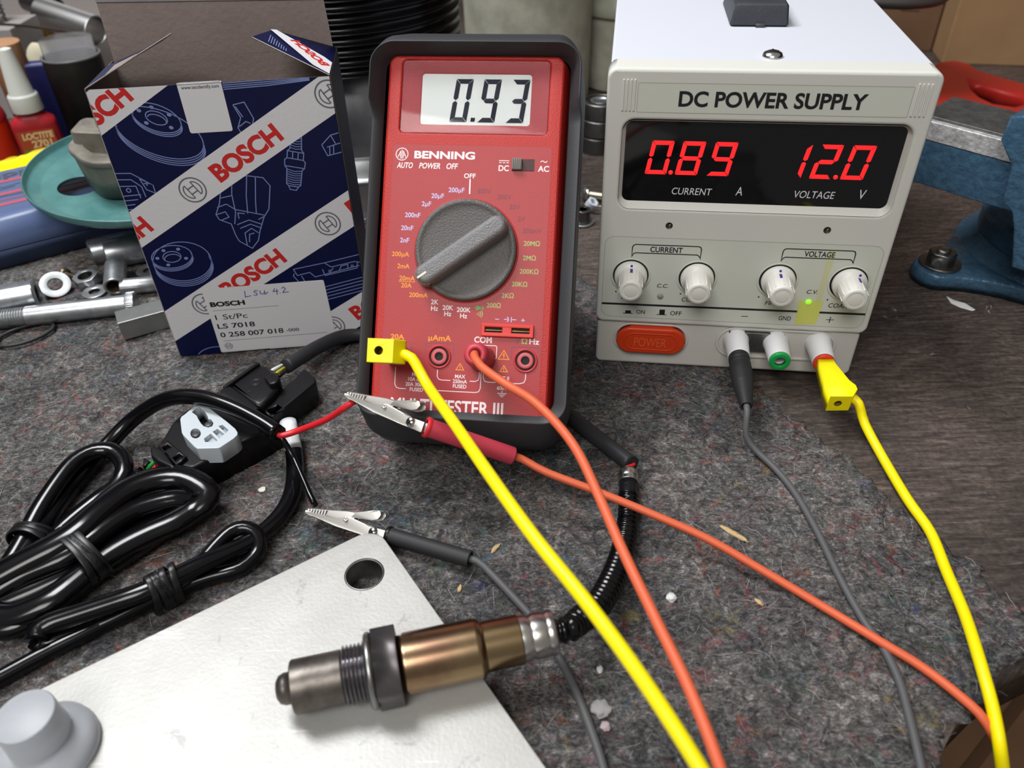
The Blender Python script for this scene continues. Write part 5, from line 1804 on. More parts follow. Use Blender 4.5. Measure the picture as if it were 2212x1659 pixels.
# grey clip lead on the thin black wire
cl = lead('clip_lead', 'grey clip lead with black sleeve, crocodile jaws gripping the thin black wire', tuple(CLIP_B[2]))
sdir = crocodile(cl, CLIP_B, Vector((0.12, 0.78, 0.62)), 3.3, mat('black_sleeve_matt', srgb(40, 41, 43), 0.6), black_plastic)
mb = MB()
mb.tube(smooth_path([CLIP_B[2] - sdir * 0.006, CLIP_B[2] + sdir * 0.003, at(1060, 1238, 0.0035), at(1105, 1285, 0.0025), at(1150, 1335, 0.0022), at(1185, 1385, 0.0018), at(1213, 1430, 0.0018), at(1245, 1495, 0.0019), at(1278, 1580, 0.0019), at(1305, 1665, 0.0019), at(1350, 1860, 0.0019)], 0.003), 0.00145, 14)
mb.build('cable', grey_pvc, cl, world=True)

# yellow lead on the supply's plus terminal
PTP = PSF @ Vector((107.9, 18.6, 15.6))
XS, YS, NS = [(PSM.to_3x3() @ v) for v in (Vector((1, 0, 0)), Vector((0, 0, 1)), Vector((0, -1, 0)))]
y2 = lead('test_lead', 'yellow test lead plugged into the red terminal of the power supply', tuple(PTP))
pd = (NS + YS * -0.10 + XS * 0.10).normalized()
PL2 = frame(PTP, pd, XS)
stack_plug(y2, PL2, yellow_plug)
c0 = PL2 @ Vector((0.0062, -0.0002, 0.0210))
c1 = PL2 @ Vector((0.0090, -0.0010, 0.0245))
mb = MB()
mb.tube(smooth_path([c0, c1, at(1868, 915, 0.008), at(1905, 985, 0.0035), at(1960, 1078, 0.0022), at(2010, 1150, 0.0022), at(2045, 1235, 0.0028), at(2085, 1330, 0.0050), at(2120, 1440, 0.0065), at(2148, 1545, 0.003), at(2166, 1659, -0.008), at(2185, 1850, -0.06)], 0.003), 0.00205, 18)
mb.build('cable', yellow_pvc, y2, world=True)

# grey lead with black plug on the minus terminal
PTN = PSF @ Vector((69.0, 18.4, 15.6))
g2 = lead('test_lead', 'grey test lead with ribbed black plug in the minus terminal of the power supply', tuple(PTN))
pd = (NS + YS * -0.02).normalized()
prof = [(4.6, -0.6), (4.9, 0.4), (4.9, 1.6), (4.2, 2.2), (4.6, 2.8), (5.0, 4.0)]
for i in range(14):
    z = 4.4 + i * 1.05
    prof += [(5.2 - abs(i - 5) * 0.05, z), (4.95 - abs(i - 5) * 0.05, z + 0.55)]
prof += [(4.5, 19.6), (3.7, 25), (2.7, 33.0), (2.4, 33.4), (1.8, 33.2), (1.6, 32), (0, 32)]
mb = MB(frame(PTN, pd, XS) @ Matrix.Scale(mm, 4))
mb.lathe(prof, 40, cap=False)
mb.build('plug', black_plug, g2, world=True)
ce = PTN + pd * 0.032
mb = MB()
mb.tube(smooth_path([ce, PTN + pd * 0.037, at(1612, 940, 0.009), at(1632, 972, 0.004), at(1672, 1010, 0.0017), at(1715, 1062, 0.0017), at(1762, 1142, 0.0018), at(1815, 1250, 0.0018), at(1868, 1345, 0.0016), at(1905, 1395, 0.0013), at(1940, 1465, 0.0016), at(1962, 1540, 0.0018), at(1990, 1659, 0.0018), at(2005, 1760, -0.002), at(2020, 1900, -0.05)], 0.003), 0.00145, 14)
mb.build('cable', grey_pvc, g2, world=True)

# ------------------------------------------------------------------ frosted cap, crumbs and splinters
cpb = at(112, 1622, PT)
fc = thing('bottle_cap', 'frosted white stepped plastic bottle cap at the plate edge', 'bottle cap', tuple(cpb))
mb = MB(Matrix.Translation(cpb) @ Matrix.Scale(mm, 4))
mb.lathe([(12.8, 0), (14.2, 0.4), (14.4, 2.0), (13.8, 4.5), (12.0, 6.6), (9.6, 7.6), (8.4, 8.6), (8.3, 10.5)], 56, cap=False)
mb.lathe([(11.6, 0), (12.4, 2.0), (11.0, 4.6), (8.0, 6.4), (6.9, 8.2), (6.8, 10.5)], 56, cap=False)
mb.lathe([(11.6, 0), (12.8, 0)], 56, cap=False)
mb.build('flange', cap_clear, fc, world=True)
mb = MB(Matrix.Translation(cpb) @ Matrix.Scale(mm, 4))
mb.lathe([(8.6, 9.6), (8.9, 10.2), (8.5, 20.5), (8.0, 21.2), (0, 21.2)], 56, cap=False)
mb.lathe([(7.6, 9.6), (7.4, 20.2), (0, 20.2)], 56, cap=False)
mb.lathe([(7.6, 9.6), (8.6, 9.6)], 56, cap=False)
mb.build('cap_top', cap_clear, fc, world=True)

rb = random.Random(11)


def crumb(name, px, py, size, m_, label, cat, flat=0.6, sx=1.0, rot=0.0):
    b = bmesh.new()
    bmesh.ops.create_icosphere(b, subdivisions=3, radius=1)
    o = rb.random() * 50
    c = at(px, py, 0)
    for v in b.verts:
        n = 1 + 0.45 * noise.noise(v.co * 1.7 + Vector((o, 0, 0))) + 0.2 * noise.noise(v.co * 5 + Vector((o, 0, 0)))
        v.co = Vector((v.co.x * n * sx, v.co.y * n, v.co.z * n * flat)) * size
        v.co.rotate(Matrix.Rotation(rot, 3, 'Z'))
        v.co.z += size * flat * 0.6
    mb = MB(Matrix.Translation((c.x, c.y, -0.0004)))
    mb.add(b)
    return solo(name, mb, m_, label, cat)


crumb('crumb', 1449, 1292, 0.0019, crumb_white, 'white crumb lying on felt right of the orange lead', 'crumb')
crumb('crumb', 1298, 1532, 0.0030, mat('grey_crumb', srgb(150, 148, 148), 0.8), 'large grey crumb between grey and yellow leads', 'crumb', 0.45)
crumb('crumb', 1308, 1568, 0.0016, mat('pink_grey_crumb', srgb(168, 152, 156), 0.8), 'small pinkish crumb below the large grey crumb', 'crumb', 0.5)
crumb('crumb', 1296, 1446, 0.0010, crumb_white, 'tiny white crumb just left of the yellow lead', 'crumb', 0.6, 1.3, 1.2)
crumb('splinter', 1585, 1152, 0.0013, splinter_wood, 'long pale wood splinter above the orange clip lead', 'splinter', 0.5, 4.6, -0.75)
crumb('splinter', 1070, 1184, 0.0008, splinter_wood, 'short pale wood splinter left of the yellow lead', 'splinter', 0.5, 3.6, 0.95)
crumb('splinter', 993, 1270, 0.0007, splinter_wood, 'tiny wood splinter beside the aluminium plate edge', 'splinter', 0.5, 2.6, 1.3)
crumb('paint_flake', 566, 1056, 0.0016, mat('cream_flake', srgb(206, 198, 186), 0.6), 'cream flake on felt between connector and clip', 'flake', 0.12)
crumb('splinter', 1640, 1300, 0.0008, splinter_wood, 'small wood splinter below the orange clip lead', 'splinter', 0.5, 2.4, -0.9)
pf = MB()
pxprism(pf, [(2045, 640), (2060, 648), (2085, 655), (2107, 669), (2100, 671), (2075, 664), (2055, 655)], BZ, BZ + 0.0004)
solo('paint_flake', pf, crumb_white, 'long white paint flake on the bench before the vise', 'flake')

# ------------------------------------------------------------------ blue case, teal disc and casting on the left
CY_ = R(31.4)
co_ = Vector((-0.3191, 0.436, 0))
ce_, cn_ = Vector((math.cos(CY_), math.sin(CY_), 0)), Vector((-math.sin(CY_), math.cos(CY_), 0))
CM = Matrix(((ce_.x, cn_.x, 0, co_.x), (ce_.y, cn_.y, 0, co_.y), (0, 0, 1, 0), (0, 0, 0, 1)))
cs = thing('blue_case', 'flat blue plastic case with red stripes under the teal disc', 'case', tuple(co_), (0, 0, CY_))
x0, x1, dp = -0.09, 0.105, 0.088
mb = MB()
sec = [(0.000, 0.001), (0.000, 0.0115), (0.0008, 0.0125), (0.0008, 0.0130), (0.0000, 0.0135), (0.0006, 0.0215), (0.0050, 0.0285), (0.012, 0.0315), (dp - 0.012, 0.0335), (dp - 0.004, 0.031), (dp, 0.022), (dp, 0.001)]
mb.loft([[(x, y, z) for y, z in sec] for x in (x0, x1)], cap0=True, cap1=True)
lidc = mb.build('shell', case_blue, cs)
for y_, z_ in ((0.0005, 0.0127),):
    mb = MB()
    mb.box(x0, 0.0, 0.0122, x1, 0.0012, 0.0132)
    mb.build('seam', case_dark, cs)
mb = MB()
ztop = lambda y: 0.0315 + (y - 0.012) / (dp - 0.024) * 0.002
TOPM = Matrix.Translation((0, 0, 0)) @ Matrix.Scale(1, 4)


def on_top(mb, pts, m, w=None):
    s = math.atan2(0.002, dp - 0.024)
    M_ = Matrix.Translation((0, 0.012, 0.0316)) @ Matrix.Rotation(s, 4, 'X') @ Matrix.Translation((0, -0.012, 0))
    if w:
        mb.line(pts, w, 0.0001, M=M_, m=m)
    else:
        mb.flat(pts, 0.0001, M=M_, m=m)
    return M_


for ya, yb in ((0.0200, 0.0240), (0.0360, 0.0400), (0.0560, 0.0600)):
    on_top(mb, [(x0 + 0.002, ya), (x1 - 0.03, ya), (x1 - 0.03, yb), (x0 + 0.002, yb)], 0)
M_ = on_top(mb, [(x0 + 0.002, 0.0283), (x1 - 0.03, 0.0283), (x1 - 0.03, 0.0292), (x0 + 0.002, 0.0292)], 0)
text(mb, 'dlpp', 0.006, 0.064, 0.040, 0.0735, 0.00012, m=1, bold=0.03, M=M_ @ Matrix.Translation((0.0, 0, 0)))
for p in ([(0.000, 0.0475), (0.006, 0.0530), (0.014, 0.0535), (0.019, 0.0480), (0.030, 0.0500)], [(0.003, 0.0470), (0.010, 0.0470), (0.012, 0.0510)], [(0.006, 0.0440), (0.026, 0.0465)]):
    mb.line(p, 0.0007, 0.00012, M=M_, m=1)
mb.line([(0.004, 0.0330), (0.014, 0.0345), (0.030, 0.0332)], 0.0008, 0.00012, M=M_, m=1)
mb.build('printing', [case_red, case_ink], lidc)

yf = MB()
pts = [at(x, y + 4, 0.0335) for x, y in ((-60, 374), (0, 356), (60, 340), (120, 320), (172, 302), (230, 284))]
rows = []
for i, p in enumerate(smooth_path(pts, 0.003)):
    wv = 0.0012 * math.sin(i * 1.1) + 0.0008 * math.sin(i * 2.7)
    rows.append([(p - cn_ * 0.010 + Vector((0, 0, wv * 0.3 - 0.0005))), (p - cn_ * 0.004 + Vector((0, 0, 0.001 + wv * 0.6))), (p + cn_ * 0.004 + Vector((0, 0, 0.0018 - wv * 0.6))), (p + cn_ * 0.010 + Vector((0, 0, 0.0005 + wv * 0.6))), (p + cn_ * 0.012 + Vector((0, 0, -0.01)))])
b = bmesh.new()
VR = [[b.verts.new(q) for q in r] for r in rows]
VB = [[b.verts.new(q - Vector((0, 0, 0.0006))) for q in r] for r in rows]
for A_, B_ in zip(range(len(VR) - 1), range(1, len(VR))):
    for j in range(4):
        b.faces.new([VR[A_][j], VR[B_][j], VR[B_][j + 1], VR[A_][j + 1]])
        b.faces.new([VB[A_][j], VB[A_][j + 1], VB[B_][j + 1], VB[B_][j]])
bmesh.ops.recalc_face_normals(b, faces=b.faces[:])
yf.add(b)
solo('yellow_film', yf, yellow_film, 'crumpled shiny yellow plastic strip along the back of the blue case', 'plastic strip')

dc, dn = Vector((-0.233, 0.4855, 0.0415)), Vector((0.074, -0.069, 1)).normalized()
td = thing('teal_disc', 'teal enamelled metal disc with raised rim and centre hole', 'disc', tuple(dc))
DM = frame(dc, dn) @ Matrix.Scale(mm, 4)
dlt = DM.inverted()


def on_plane(px, py, P, nrm):
    d = fw + RT * ((px - CX) / F_PX) - UP * ((py - CY) / F_PX)
    return CAMO + d * ((P - CAMO).dot(nrm) / d.dot(nrm))


ho = dlt @ on_plane(170, 398, dc, dn)
mb = MB(DM)
mb.prism(circ(0, 0, 60.2, 110), -2.6, -0.9, holes=[circ(ho.x, ho.y, 12.5, 40)], bev=0.4)
mb.lathe([(60, -0.9), (65.5, -0.2), (67.6, 1.6), (68.2, 4.4), (68.9, 4.8), (69.4, 4.2), (68.8, 0.6), (66.5, -1.8), (60, -2.6)], 110, closed=True)
mb.build('disc', teal, td, world=True)
hc_ = at(284, 388, 0.042)
ch = thing('grey_casting', 'grey cast metal hub standing on the teal disc beside the carton', 'casting', tuple(hc_))
HM = frame(hc_ - dn * 0.0002, dn) @ Matrix.Scale(mm, 4)
mb = MB(HM)
hub = lambda r, z: [(r * (1 + 0.03 * math.sin(6 * t)) * math.cos(t), r * (1 + 0.03 * math.sin(6 * t)) * math.sin(t), z) for t in [2 * PI * i / 60 for i in range(60)]]
mb.loft([hub(23.5, 0), hub(25.6, 12), hub(27.0, 22), hub(28.2, 22.6), hub(28.4, 25.2), hub(27.2, 26.2), hub(20, 26.4), hub(19, 22), hub(10, 21)], cap0=True, cap1=True)
mb.build('hub_body', cast_grey, ch, world=True)
mb = MB(HM)
mb.loft([[(x * s - 6, y * s + 2, z) for x, y in rrect(-20, -9, 6, 12, 4)] for s, z in ((1, 21), (0.98, 33), (0.9, 34))], cap1=True)
mb.loft([[(x * s - 6, y * s + 2, z) for x, y in rrect(-6, -2, 8, 12, 2)] for s, z in ((1, 30), (0.98, 48), (0.9, 49))], cap1=True)
mb.build('lug', cast_grey, ch, world=True)

# ------------------------------------------------------------------ things standing behind on the left
lb = at(106, 346, BZ)
lt = thing('threadlocker_bottle', 'red threadlocker bottle with tall white nozzle cap', 'bottle', tuple(lb))
T = Matrix.Translation(lb) @ Matrix.Rotation(R(20), 4, 'Z') @ Matrix.Scale(mm, 4)


def oval(a, b_, z, n=40, p=2.6):
    return [(a * math.copysign(abs(math.cos(t)) ** (2 / p), math.cos(t)), b_ * math.copysign(abs(math.sin(t)) ** (2 / p), math.sin(t)), z) for t in [2 * PI * i / n for i in range(n)]]


mb = MB(T)
mb.loft([oval(15, 9, 0), oval(16.5, 10, 1), oval(16.5, 10, 30), oval(15.5, 9.4, 34), oval(11, 8, 37), oval(8.5, 7.5, 38.5), oval(8.4, 7.4, 42)], cap0=True, cap1=True)
bt = mb.build('body', bottle_red, lt, world=True)
mb = MB(T @ Matrix.Translation((0, -10.15, 0)) @ Matrix.Rotation(PI / 2, 4, 'X'))
mb.flat(rrect(-12.8, 4, 13.2, 28, 1.5), 0.06)
mb.flat([(-12.6, 8.0), (13.0, 8.0), (13.0, 13.2), (-12.6, 13.2)], 0.09, m=1)
text(mb, 'LOCTITE', -10.0, 21.6, 12.2, 26.4, 0.1, m=2, bold=0.05, shear=0.1)
text(mb, '2701', -5.0, 14.8, 9.4, 20.4, 0.1, m=2, bold=0.04)
mb.build('label', [bottle_label, bottle_label_green, bottle_gold], bt, world=True)
mb = MB(T)
mb.lathe([(9.6, 40.5), (11.2, 41), (11.0, 52.0), (10.2, 53.4), (8.8, 54.4), (5.2, 86), (4.0, 86.4), (3.6, 84), (0, 83.6)], 40, cap=False)
mb.build('nozzle_cap', cap_white, lt, world=True)

rb2 = at(-2, 350, BZ)
rt_ = thing('red_bottle', 'orange-red rounded plastic bottle at the picture edge beside the threadlocker', 'bottle', tuple(rb2))
mb = MB(Matrix.Translation(rb2) @ Matrix.Scale(mm, 4))
mb.lathe([(0, 0), (17, 0), (18.5, 3), (18.5, 28), (18, 36), (15.5, 44), (10, 50), (0, 51)], 48, cap=False)
mb.build('body', orange_red, rt_, world=True)
mb = MB(Matrix.Translation(rb2) @ Matrix.Scale(mm, 4))
mb.lathe([(18.2, 34), (18.8, 34), (18.4, 38), (16.2, 45), (10, 51), (0, 52)], 48, cap=False)
mb.build('shoulder', bottle_red, rt_, world=True)

d1 = at(94, 312, BZ)
mb = MB()
mb.lathe([(0.0128, 0), (0.0128, 0.0815), (0.0122, 0.0825), (0, 0.0825)], 36, Matrix.Translation(d1))
solo('wooden_dowel', mb, wood_tan, 'upright tan wooden dowel behind the threadlocker bottle', 'dowel')
c1_ = at(136, 308, BZ)
mb = MB()
mb.prism(rrect(-0.014, -0.006, 0.014, 0.006, 0.004), 0, 0.066, bev=0.003, M=Matrix.Translation(c1_) @ Matrix.Rotation(0.25, 4, 'Z'))
solo('navy_block', mb, navy, 'dark navy plastic piece between wooden dowel and black tube', 'plastic piece')
b = bmesh.new()
bmesh.ops.create_icosphere(b, subdivisions=3, radius=1)
lc = at(68, 120, 0.08)
for v in b.verts:
    n = 1 + 0.25 * noise.noise(v.co * 1.3)
    v.co = Vector((v.co.x * 0.010 * n * (1 + 0.5 * v.co.z), v.co.y * 0.009 * n, v.co.z * 0.021 * n))
base_l = at(100, 285, BZ) + Vector((0.0, 0.05, 0))
mb = MB(Matrix.Translation((base_l.x, base_l.y - 0.012, 0.040)))
mb.add(b)
mb.prism(rrect(-0.006, -0.006, 0.006, 0.006, 0.002), BZ - 0.040, -0.012)
solo('cream_stub', mb, cream, 'cream tapered stub poking up right of the wooden dowel', 'stub')

tb = at(220, 306, BZ)
bt_ = thing('black_tube', 'upright black plastic tube with pale rim left of the carton', 'tube', tuple(tb))
mb = MB(Matrix.Translation(tb))
mb.lathe([(0.0218, 0), (0.0218, 0.0700), (0.0201, 0.0700), (0.0201, 0.004), (0, 0.004)], 56)
mb.build('tube', black_tube, bt_, world=True)
mb = MB(Matrix.Translation(tb))
mb.lathe([(0.0203, 0.0695), (0.0220, 0.0695), (0.0221, 0.0712), (0.0202, 0.0712)], 56, closed=True)
mb.build('rim', mat('grey_rim', srgb(96, 98, 98), 0.35), bt_, world=True)
mb = MB(Matrix.Translation(tb))
arc_ = [R(a) for a in range(20, 205, 6)]
mb.loft([[(r_ * math.cos(a), r_ * math.sin(a), z) for a in arc_] for r_, z in ((0.0188, 0.01), (0.0188, 0.083), (0.0192, 0.083), (0.0192, 0.01))])
ff = mb
solo('clear_film_roll', ff, mat('clear_film', (0.9, 0.9, 0.92), 0.15, trans=0.85, ior=1.1), 'rolled clear plastic film standing inside the black tube', 'film')


def ztube(name, a, b_, r, m_, label, cat, th=0.0015, n=44):
    """open pipe between two points"""
    a, b_ = Vector(a), Vector(b_)
    d = b_ - a
    L_ = d.length
    mb = MB(frame(a, d))
    mb.lathe([(r, 0), (r, L_), (r - th, L_), (r - th, 0)], n, closed=True)
    return solo(name, mb, m_, label, cat)


# crate-like grey box that carries the pipes
gb = at(70, 255, BZ) + Vector((-0.02, 0.13, 0))
mb = MB(Matrix.Translation(gb) @ Matrix.Rotation(0.12, 4, 'Z'))
mb.box(-0.16, 0, 0, 0.062, 0.20, 0.0445, 0.001)
solo('grey_carton', mb, mat('grey_board', srgb(120, 112, 108), 0.8), 'dull grey carton behind the dowel, carrying pipes', 'carton')
gz = 0.0425
p0_, p1_ = at(94, 28, 0.0680), at(207, 67, 0.0562)
ztube('aluminium_pipe', p0_ + (p0_ - p1_) * 0.02, p1_, 0.0135, mat('bright_aluminium', (0.8, 0.8, 0.8), 0.3, 1.0), 'large bright aluminium pipe lying behind the black tube', 'pipe')
p2_, p3_ = at(60, 1, 0.0600), at(140, 26, 0.0535)
ztube('thin_pipe', p2_, p2_ + (p3_ - p2_) * 0.8, 0.0105, mat('dark_pipe_steel', (0.16, 0.15, 0.15), 0.35, 0.9), 'dark open pipe with pale mouth at the picture top', 'pipe', 0.0009)
mb = MB()
mb.tube([at(-40, 49, 0.075), at(60, 56, 0.074), at(158, 70, 0.0725)], 0.0011, 10)
solo('thin_rod', mb, mat('brown_steel_rod', (0.10, 0.07, 0.06), 0.4, 0.8), 'thin dark steel rod lying across behind the bottles', 'rod')
sp0 = at(7, 44, 0.0745)
mb = MB()
mb.tube([sp0 + Vector((0.006 * math.cos(t * 0.55) - 0.003, 0.006 * math.sin(t * 0.55), 0.0006 * t * 0.55)) for t in range(0, 170)], 0.0011, 6)
solo('coil_spring', mb, steel, 'upright dark coil spring in the far left corner', 'spring')
gl = at(10, 100, 0.06)
mb = MB()
mb.box(gl.x - 0.06, gl.y, BZ, gl.x + 0.010, gl.y + 0.05, 0.0735, 0.001)
solo('pale_block', mb, mat('pale_grey_block', srgb(148, 144, 142), 0.7), 'pale grey block behind the nozzle cap at left', 'block')
bp_ = at(62, 78, 0.05)
mb = MB()
mb.lathe([(0.008, 0), (0.010, 0.002), (0.010, 0.010), (0.007, 0.014), (0.0065, 0.020), (0, 0.021)], 28, Matrix.Translation((bp_.x + 0.004, bp_.y + 0.02, gz)))
solo('brass_fitting', mb, brass, 'small brass fitting below the thin steel rod', 'fitting')
sh = at(228, 125, 0.05)
mb = MB(Matrix.Translation((sh.x - 0.055, sh.y + 0.36, BZ + 0.002)) @ Matrix.Rotation(0.06, 4, 'Z') @ Matrix.Rotation(R(-12), 4, 'X'))
mb.box(-0.75, 0, 0, 0.19, 0.006, 0.40, 0.001)
solo('grey_sheet', mb, sheet_grey, 'large light grey sheet leaning behind the pipes', 'sheet')

# ------------------------------------------------------------------ bolts and nuts in front of the blue case


def rod_frame(pa, pb, z):
    a, b_ = at(pa[0], pa[1], z), at(pb[0], pb[1], z)
    return a, b_, (b_ - a).length


HEXA = lambda r, a0=0.0: circ(0, 0, r, 6, a0)
a, b_, L_ = rod_frame((-60, 660), (82, 634), 0.0105)
cn = thing('coupling_nut', 'long hexagonal zinc coupling nut lying beside the threaded bolt', 'nut', (a.x, a.y, 0), group='zinc hardware')
mb = MB(frame(a, b_ - a, (0, 0, 1)))
mb.prism(HEXA(0.0082, PI / 6), 0, L_ - 0.001, holes=[circ(0, 0, 0.0052, 24)])
mb.lathe([(0.0052, L_ - 0.001), (0.0062, L_ + 0.0004), (0.0071, L_ + 0.0002), (0.0079, L_ - 0.0012)], 36, cap=False)
mb.build('hex_body', zinc, cn, world=True)
mb = MB(frame(a, b_ - a, (0, 0, 1)))
mb.lathe([(r_, z) for k in range(10) for r_, z in ((0.0052, L_ - 0.0012 * k - 0.0006), (0.0046, L_ - 0.0012 * k - 0.0012))] + [(0, L_ - 0.0125)], 28, cap=False)
mb.build('thread', steel, cn, world=True)

a, b_, L_ = rod_frame((-70, 698), (276, 657), 0.0058)
bo = thing('threaded_bolt', 'long zinc bolt with threaded end lying in front of the nuts', 'bolt', (a.x, a.y, 0), group='zinc hardware')
F_ = frame(a, b_ - a)
xt = (at(58, 683, 0.0058) - a).length
mb = MB(F_)
mb.lathe([(0.0053, xt), (0.0056, xt + 0.0006), (0.0056, L_ - 0.0005), (0.0052, L_)], 36)
mb.build('shank', zinc, bo, world=True)
mb = MB(F_)
pr = [(0, 0)]
z = 0.0
while z < xt:
    pr += [(0.0048, z), (0.0055, z + 0.0006), (0.0055, z + 0.0008), (0.0048, z + 0.0013)]
    z += 0.0014
mb.lathe(pr, 32)
mb.build('thread', zinc, bo, world=True)
mb = MB(F_)
mb.lathe([(0.0056, L_ - 0.0002), (0.0064, L_ + 0.0002), (0.0064, L_ + 0.0045), (0.0058, L_ + 0.005), (0, L_ + 0.005)], 48)
for i in range(40):
    t = 2 * PI * i / 40
    mb.box(0.0062, -0.00018, L_ + 0.0004, 0.0067, 0.00018, L_ + 0.0042, M=Matrix.Rotation(t, 4, 'Z'))
mb.build('knurled_head', zinc, bo, world=True)


def washer(px, py, z, r0, r1, th, nrm, label, m_=zinc):
    mb = MB(frame(at(px, py, z), nrm))
    mb.lathe([(r1, 0), (r0 - 0.0002, 0), (r0, th * 0.3), (r0, th * 0.7), (r0 - 0.0002, th), (r1, th)], 48, closed=True)
    return solo('washer', mb, m_, label, 'washer', 'zinc hardware')


washer(120, 616, 0.0045, 0.0086, 0.0043, 0.0014, (0.30, -0.46, 0.80), 'shiny zinc washer tilted against the coupling nut', mat('pale_zinc', (0.42, 0.44, 0.45), 0.5, 0.5, var=(160, 0.2)))
washer(205, 632, 0.0003, 0.0070, 0.0034, 0.0012, (0, -0.05, 1), 'flat zinc washer lying under the threaded sleeve')
washer(322, 586, 0.0003, 0.0075, 0.0036, 0.0012, (0, -0.05, 1), 'zinc washer half hidden behind the carton edge')
nf = frame(at(188, 603, 0.0034), (-0.06, -0.12, 1.0), (1, 0.3, 0))
hn_ = thing('hex_nut', 'zinc hex nut lying between washer and threaded sleeve', 'nut', at(187, 606, 0), group='zinc hardware')
mb = MB(nf)
mb.prism(HEXA(0.0078), -0.003, 0.003, holes=[circ(0, 0, 0.0042, 28)], bev=0.0004)
mb.build('hex_body', zinc, hn_, world=True)
mb = MB(nf)
mb.lathe([(r_, z) for k in range(5) for r_, z in ((0.0042, 0.003 - 0.0012 * k), (0.0037, 0.003 - 0.0012 * k - 0.0006))], 28, cap=False)
mb.build('thread', steel, hn_, world=True)

a, b_ = at(248, 620, 0.0066), at(250, 572, 0.0105)
L_ = (b_ - a).length
tsl = thing('threaded_sleeve', 'zinc threaded sleeve pointing its open end at the viewer', 'sleeve', (a.x, a.y, 0), group='zinc hardware')
mb = MB(frame(a, b_ - a))
mb.lathe([(0.0048, 0.0002), (0.0058, -0.0003), (0.0062, 0.0004), (0.0062, L_ - 0.001), (0.0056, L_), (0, L_)], 40, cap=False)
mb.build('sleeve_body', zinc, tsl, world=True)
mb = MB(frame(a, b_ - a))
mb.lathe([(r_, z) for k in range(12) for r_, z in ((0.0048, 0.0002 + 0.0011 * k), (0.0042, 0.0002 + 0.0011 * k + 0.0005))] + [(0, 0.0135)], 28, cap=False)
mb.build('thread', mat('rusty_thread', (0.34, 0.26, 0.18), 0.35, 0.9), tsl, world=True)

a, b_, L_ = rod_frame((194, 547), (420, 492), 0.0075)
mb = MB(frame(a, b_ - a, (0, 0, 1)))
mb.prism(HEXA(0.0082, PI / 6), 0.0008, L_, bev=0.0)
mb.lathe([(0, 0), (0.0068, 0), (0.0080, 0.0012)], 36, cap=False)
solo('hex_bar', mb, zinc, 'zinc hexagonal bar end behind the threaded sleeve', 'bar', 'zinc hardware')
a, b_, L_ = rod_frame((236, 544), (430, 506), 0.0085)
mb = MB(frame(a + Vector((0, -0.004, 0.0)), b_ - a))
mb.lathe([(0, 0), (0.0080, 0), (0.0086, 0.0008), (0.0086, L_)], 40)
solo('round_bar', mb, zinc, 'thick round zinc bar running behind the carton', 'bar', 'zinc hardware')
a, b_, L_ = rod_frame((262, 620), (420, 604), 0.0050)
mb = MB(frame(a, b_ - a))
mb.lathe([(0.0042, 0), (0.0048, 0.0006), (0.0048, L_)], 36)
solo('round_pin', mb, zinc, 'slim round zinc pin between threaded sleeve and carton', 'pin', 'zinc hardware')
a, b_, L_ = rod_frame((258, 704), (420, 660), 0.0058)
mb = MB(frame(a, b_ - a, (0, 0, 1)))
mb.prism(rrect(-0.0056, -0.0068, 0.0056, 0.0068, 0.0004, 2), 0, L_, bev=0.0004)
solo('steel_bar', mb, mat('grey_key_steel', (0.34, 0.35, 0.34), 0.42, 0.85, var=(90, 0.15)), 'dull grey square steel bar lying at the carton foot', 'bar')
a = at(143, 592, 0.0022)
b_ = at(165, 600, 0.0022)
mb = MB(frame(a, b_ - a))
mb.lathe([(0.0032, -0.0025), (0.0034, -0.002), (0.0034, 0), (0.0015, 0.0002)] + [(0.0015 - 0.0003 * (k % 2), 0.0004 * (k + 1)) for k in range(22)] + [(0, 0.0100)], 20)
solo('small_screw', mb, mat('brown_screw', (0.2, 0.16, 0.11), 0.4, 0.9), 'small dark screw behind the tilted washer', 'screw')
oc = at(54, 722, 0.0014)
mb = MB()
mb.tube([oc + Vector((0.0132 * math.cos(t) * 0.98, 0.0105 * math.sin(t), 0)) + Vector((0.0025 * math.sin(t), 0.003 * math.cos(t), 0)) for t in [2 * PI * i / 64 for i in range(64)]], 0.0010, 10, closed=True)
solo('rubber_ring', mb, rubber_dark, 'black rubber ring lying on felt below the bolt', 'ring')

# ------------------------------------------------------------------ machine part between carton and multimeter
mpb = Vector((-0.105, 0.575, BZ))
mp = thing('machine_part', 'polished aluminium machine part topped by black ribbed drum', 'machine part', tuple(mpb))
T = Matrix.Translation(mpb)
for nm, pr, m_ in (('flange', [(0, 0), (0.082, 0), (0.083, 0.002), (0.083, 0.026), (0.080, 0.030), (0.062, 0.034), (0.060, 0.036)], alu),
                   ('drum', [(0.060, 0.030), (0.060, 0.052), (0.056, 0.056), (0.055, 0.098), (0, 0.098)], alu)):
    mb = MB(T)
    mb.lathe(pr, 96, cap=False)
    mb.build(nm, m_, mp, world=True)
pr = [(0, 0.092), (0.070, 0.092)]
for k in range(16):
    z = 0.093 + k * 0.0062
    pr += [(0.0735, z), (0.0772, z + 0.0006), (0.0776, z + 0.0011), (0.0772, z + 0.0016), (0.0735, z + 0.0024)]
pr += [(0.07, 0.194), (0, 0.194)]
mb = MB(T)
mb.lathe(pr, 96)
mb.build('ribbed_drum', gloss_black, mp, world=True)
dd_ = at(772, 405, 0.004)
mb = MB(Matrix.Translation((dd_.x, dd_.y - 0.01, BZ)))
mb.lathe([(0.008, 0), (0.036, 0), (0.0365, 0.0006), (0.0365, 0.0035), (0.036, 0.004), (0.008, 0.004)], 80, closed=True)
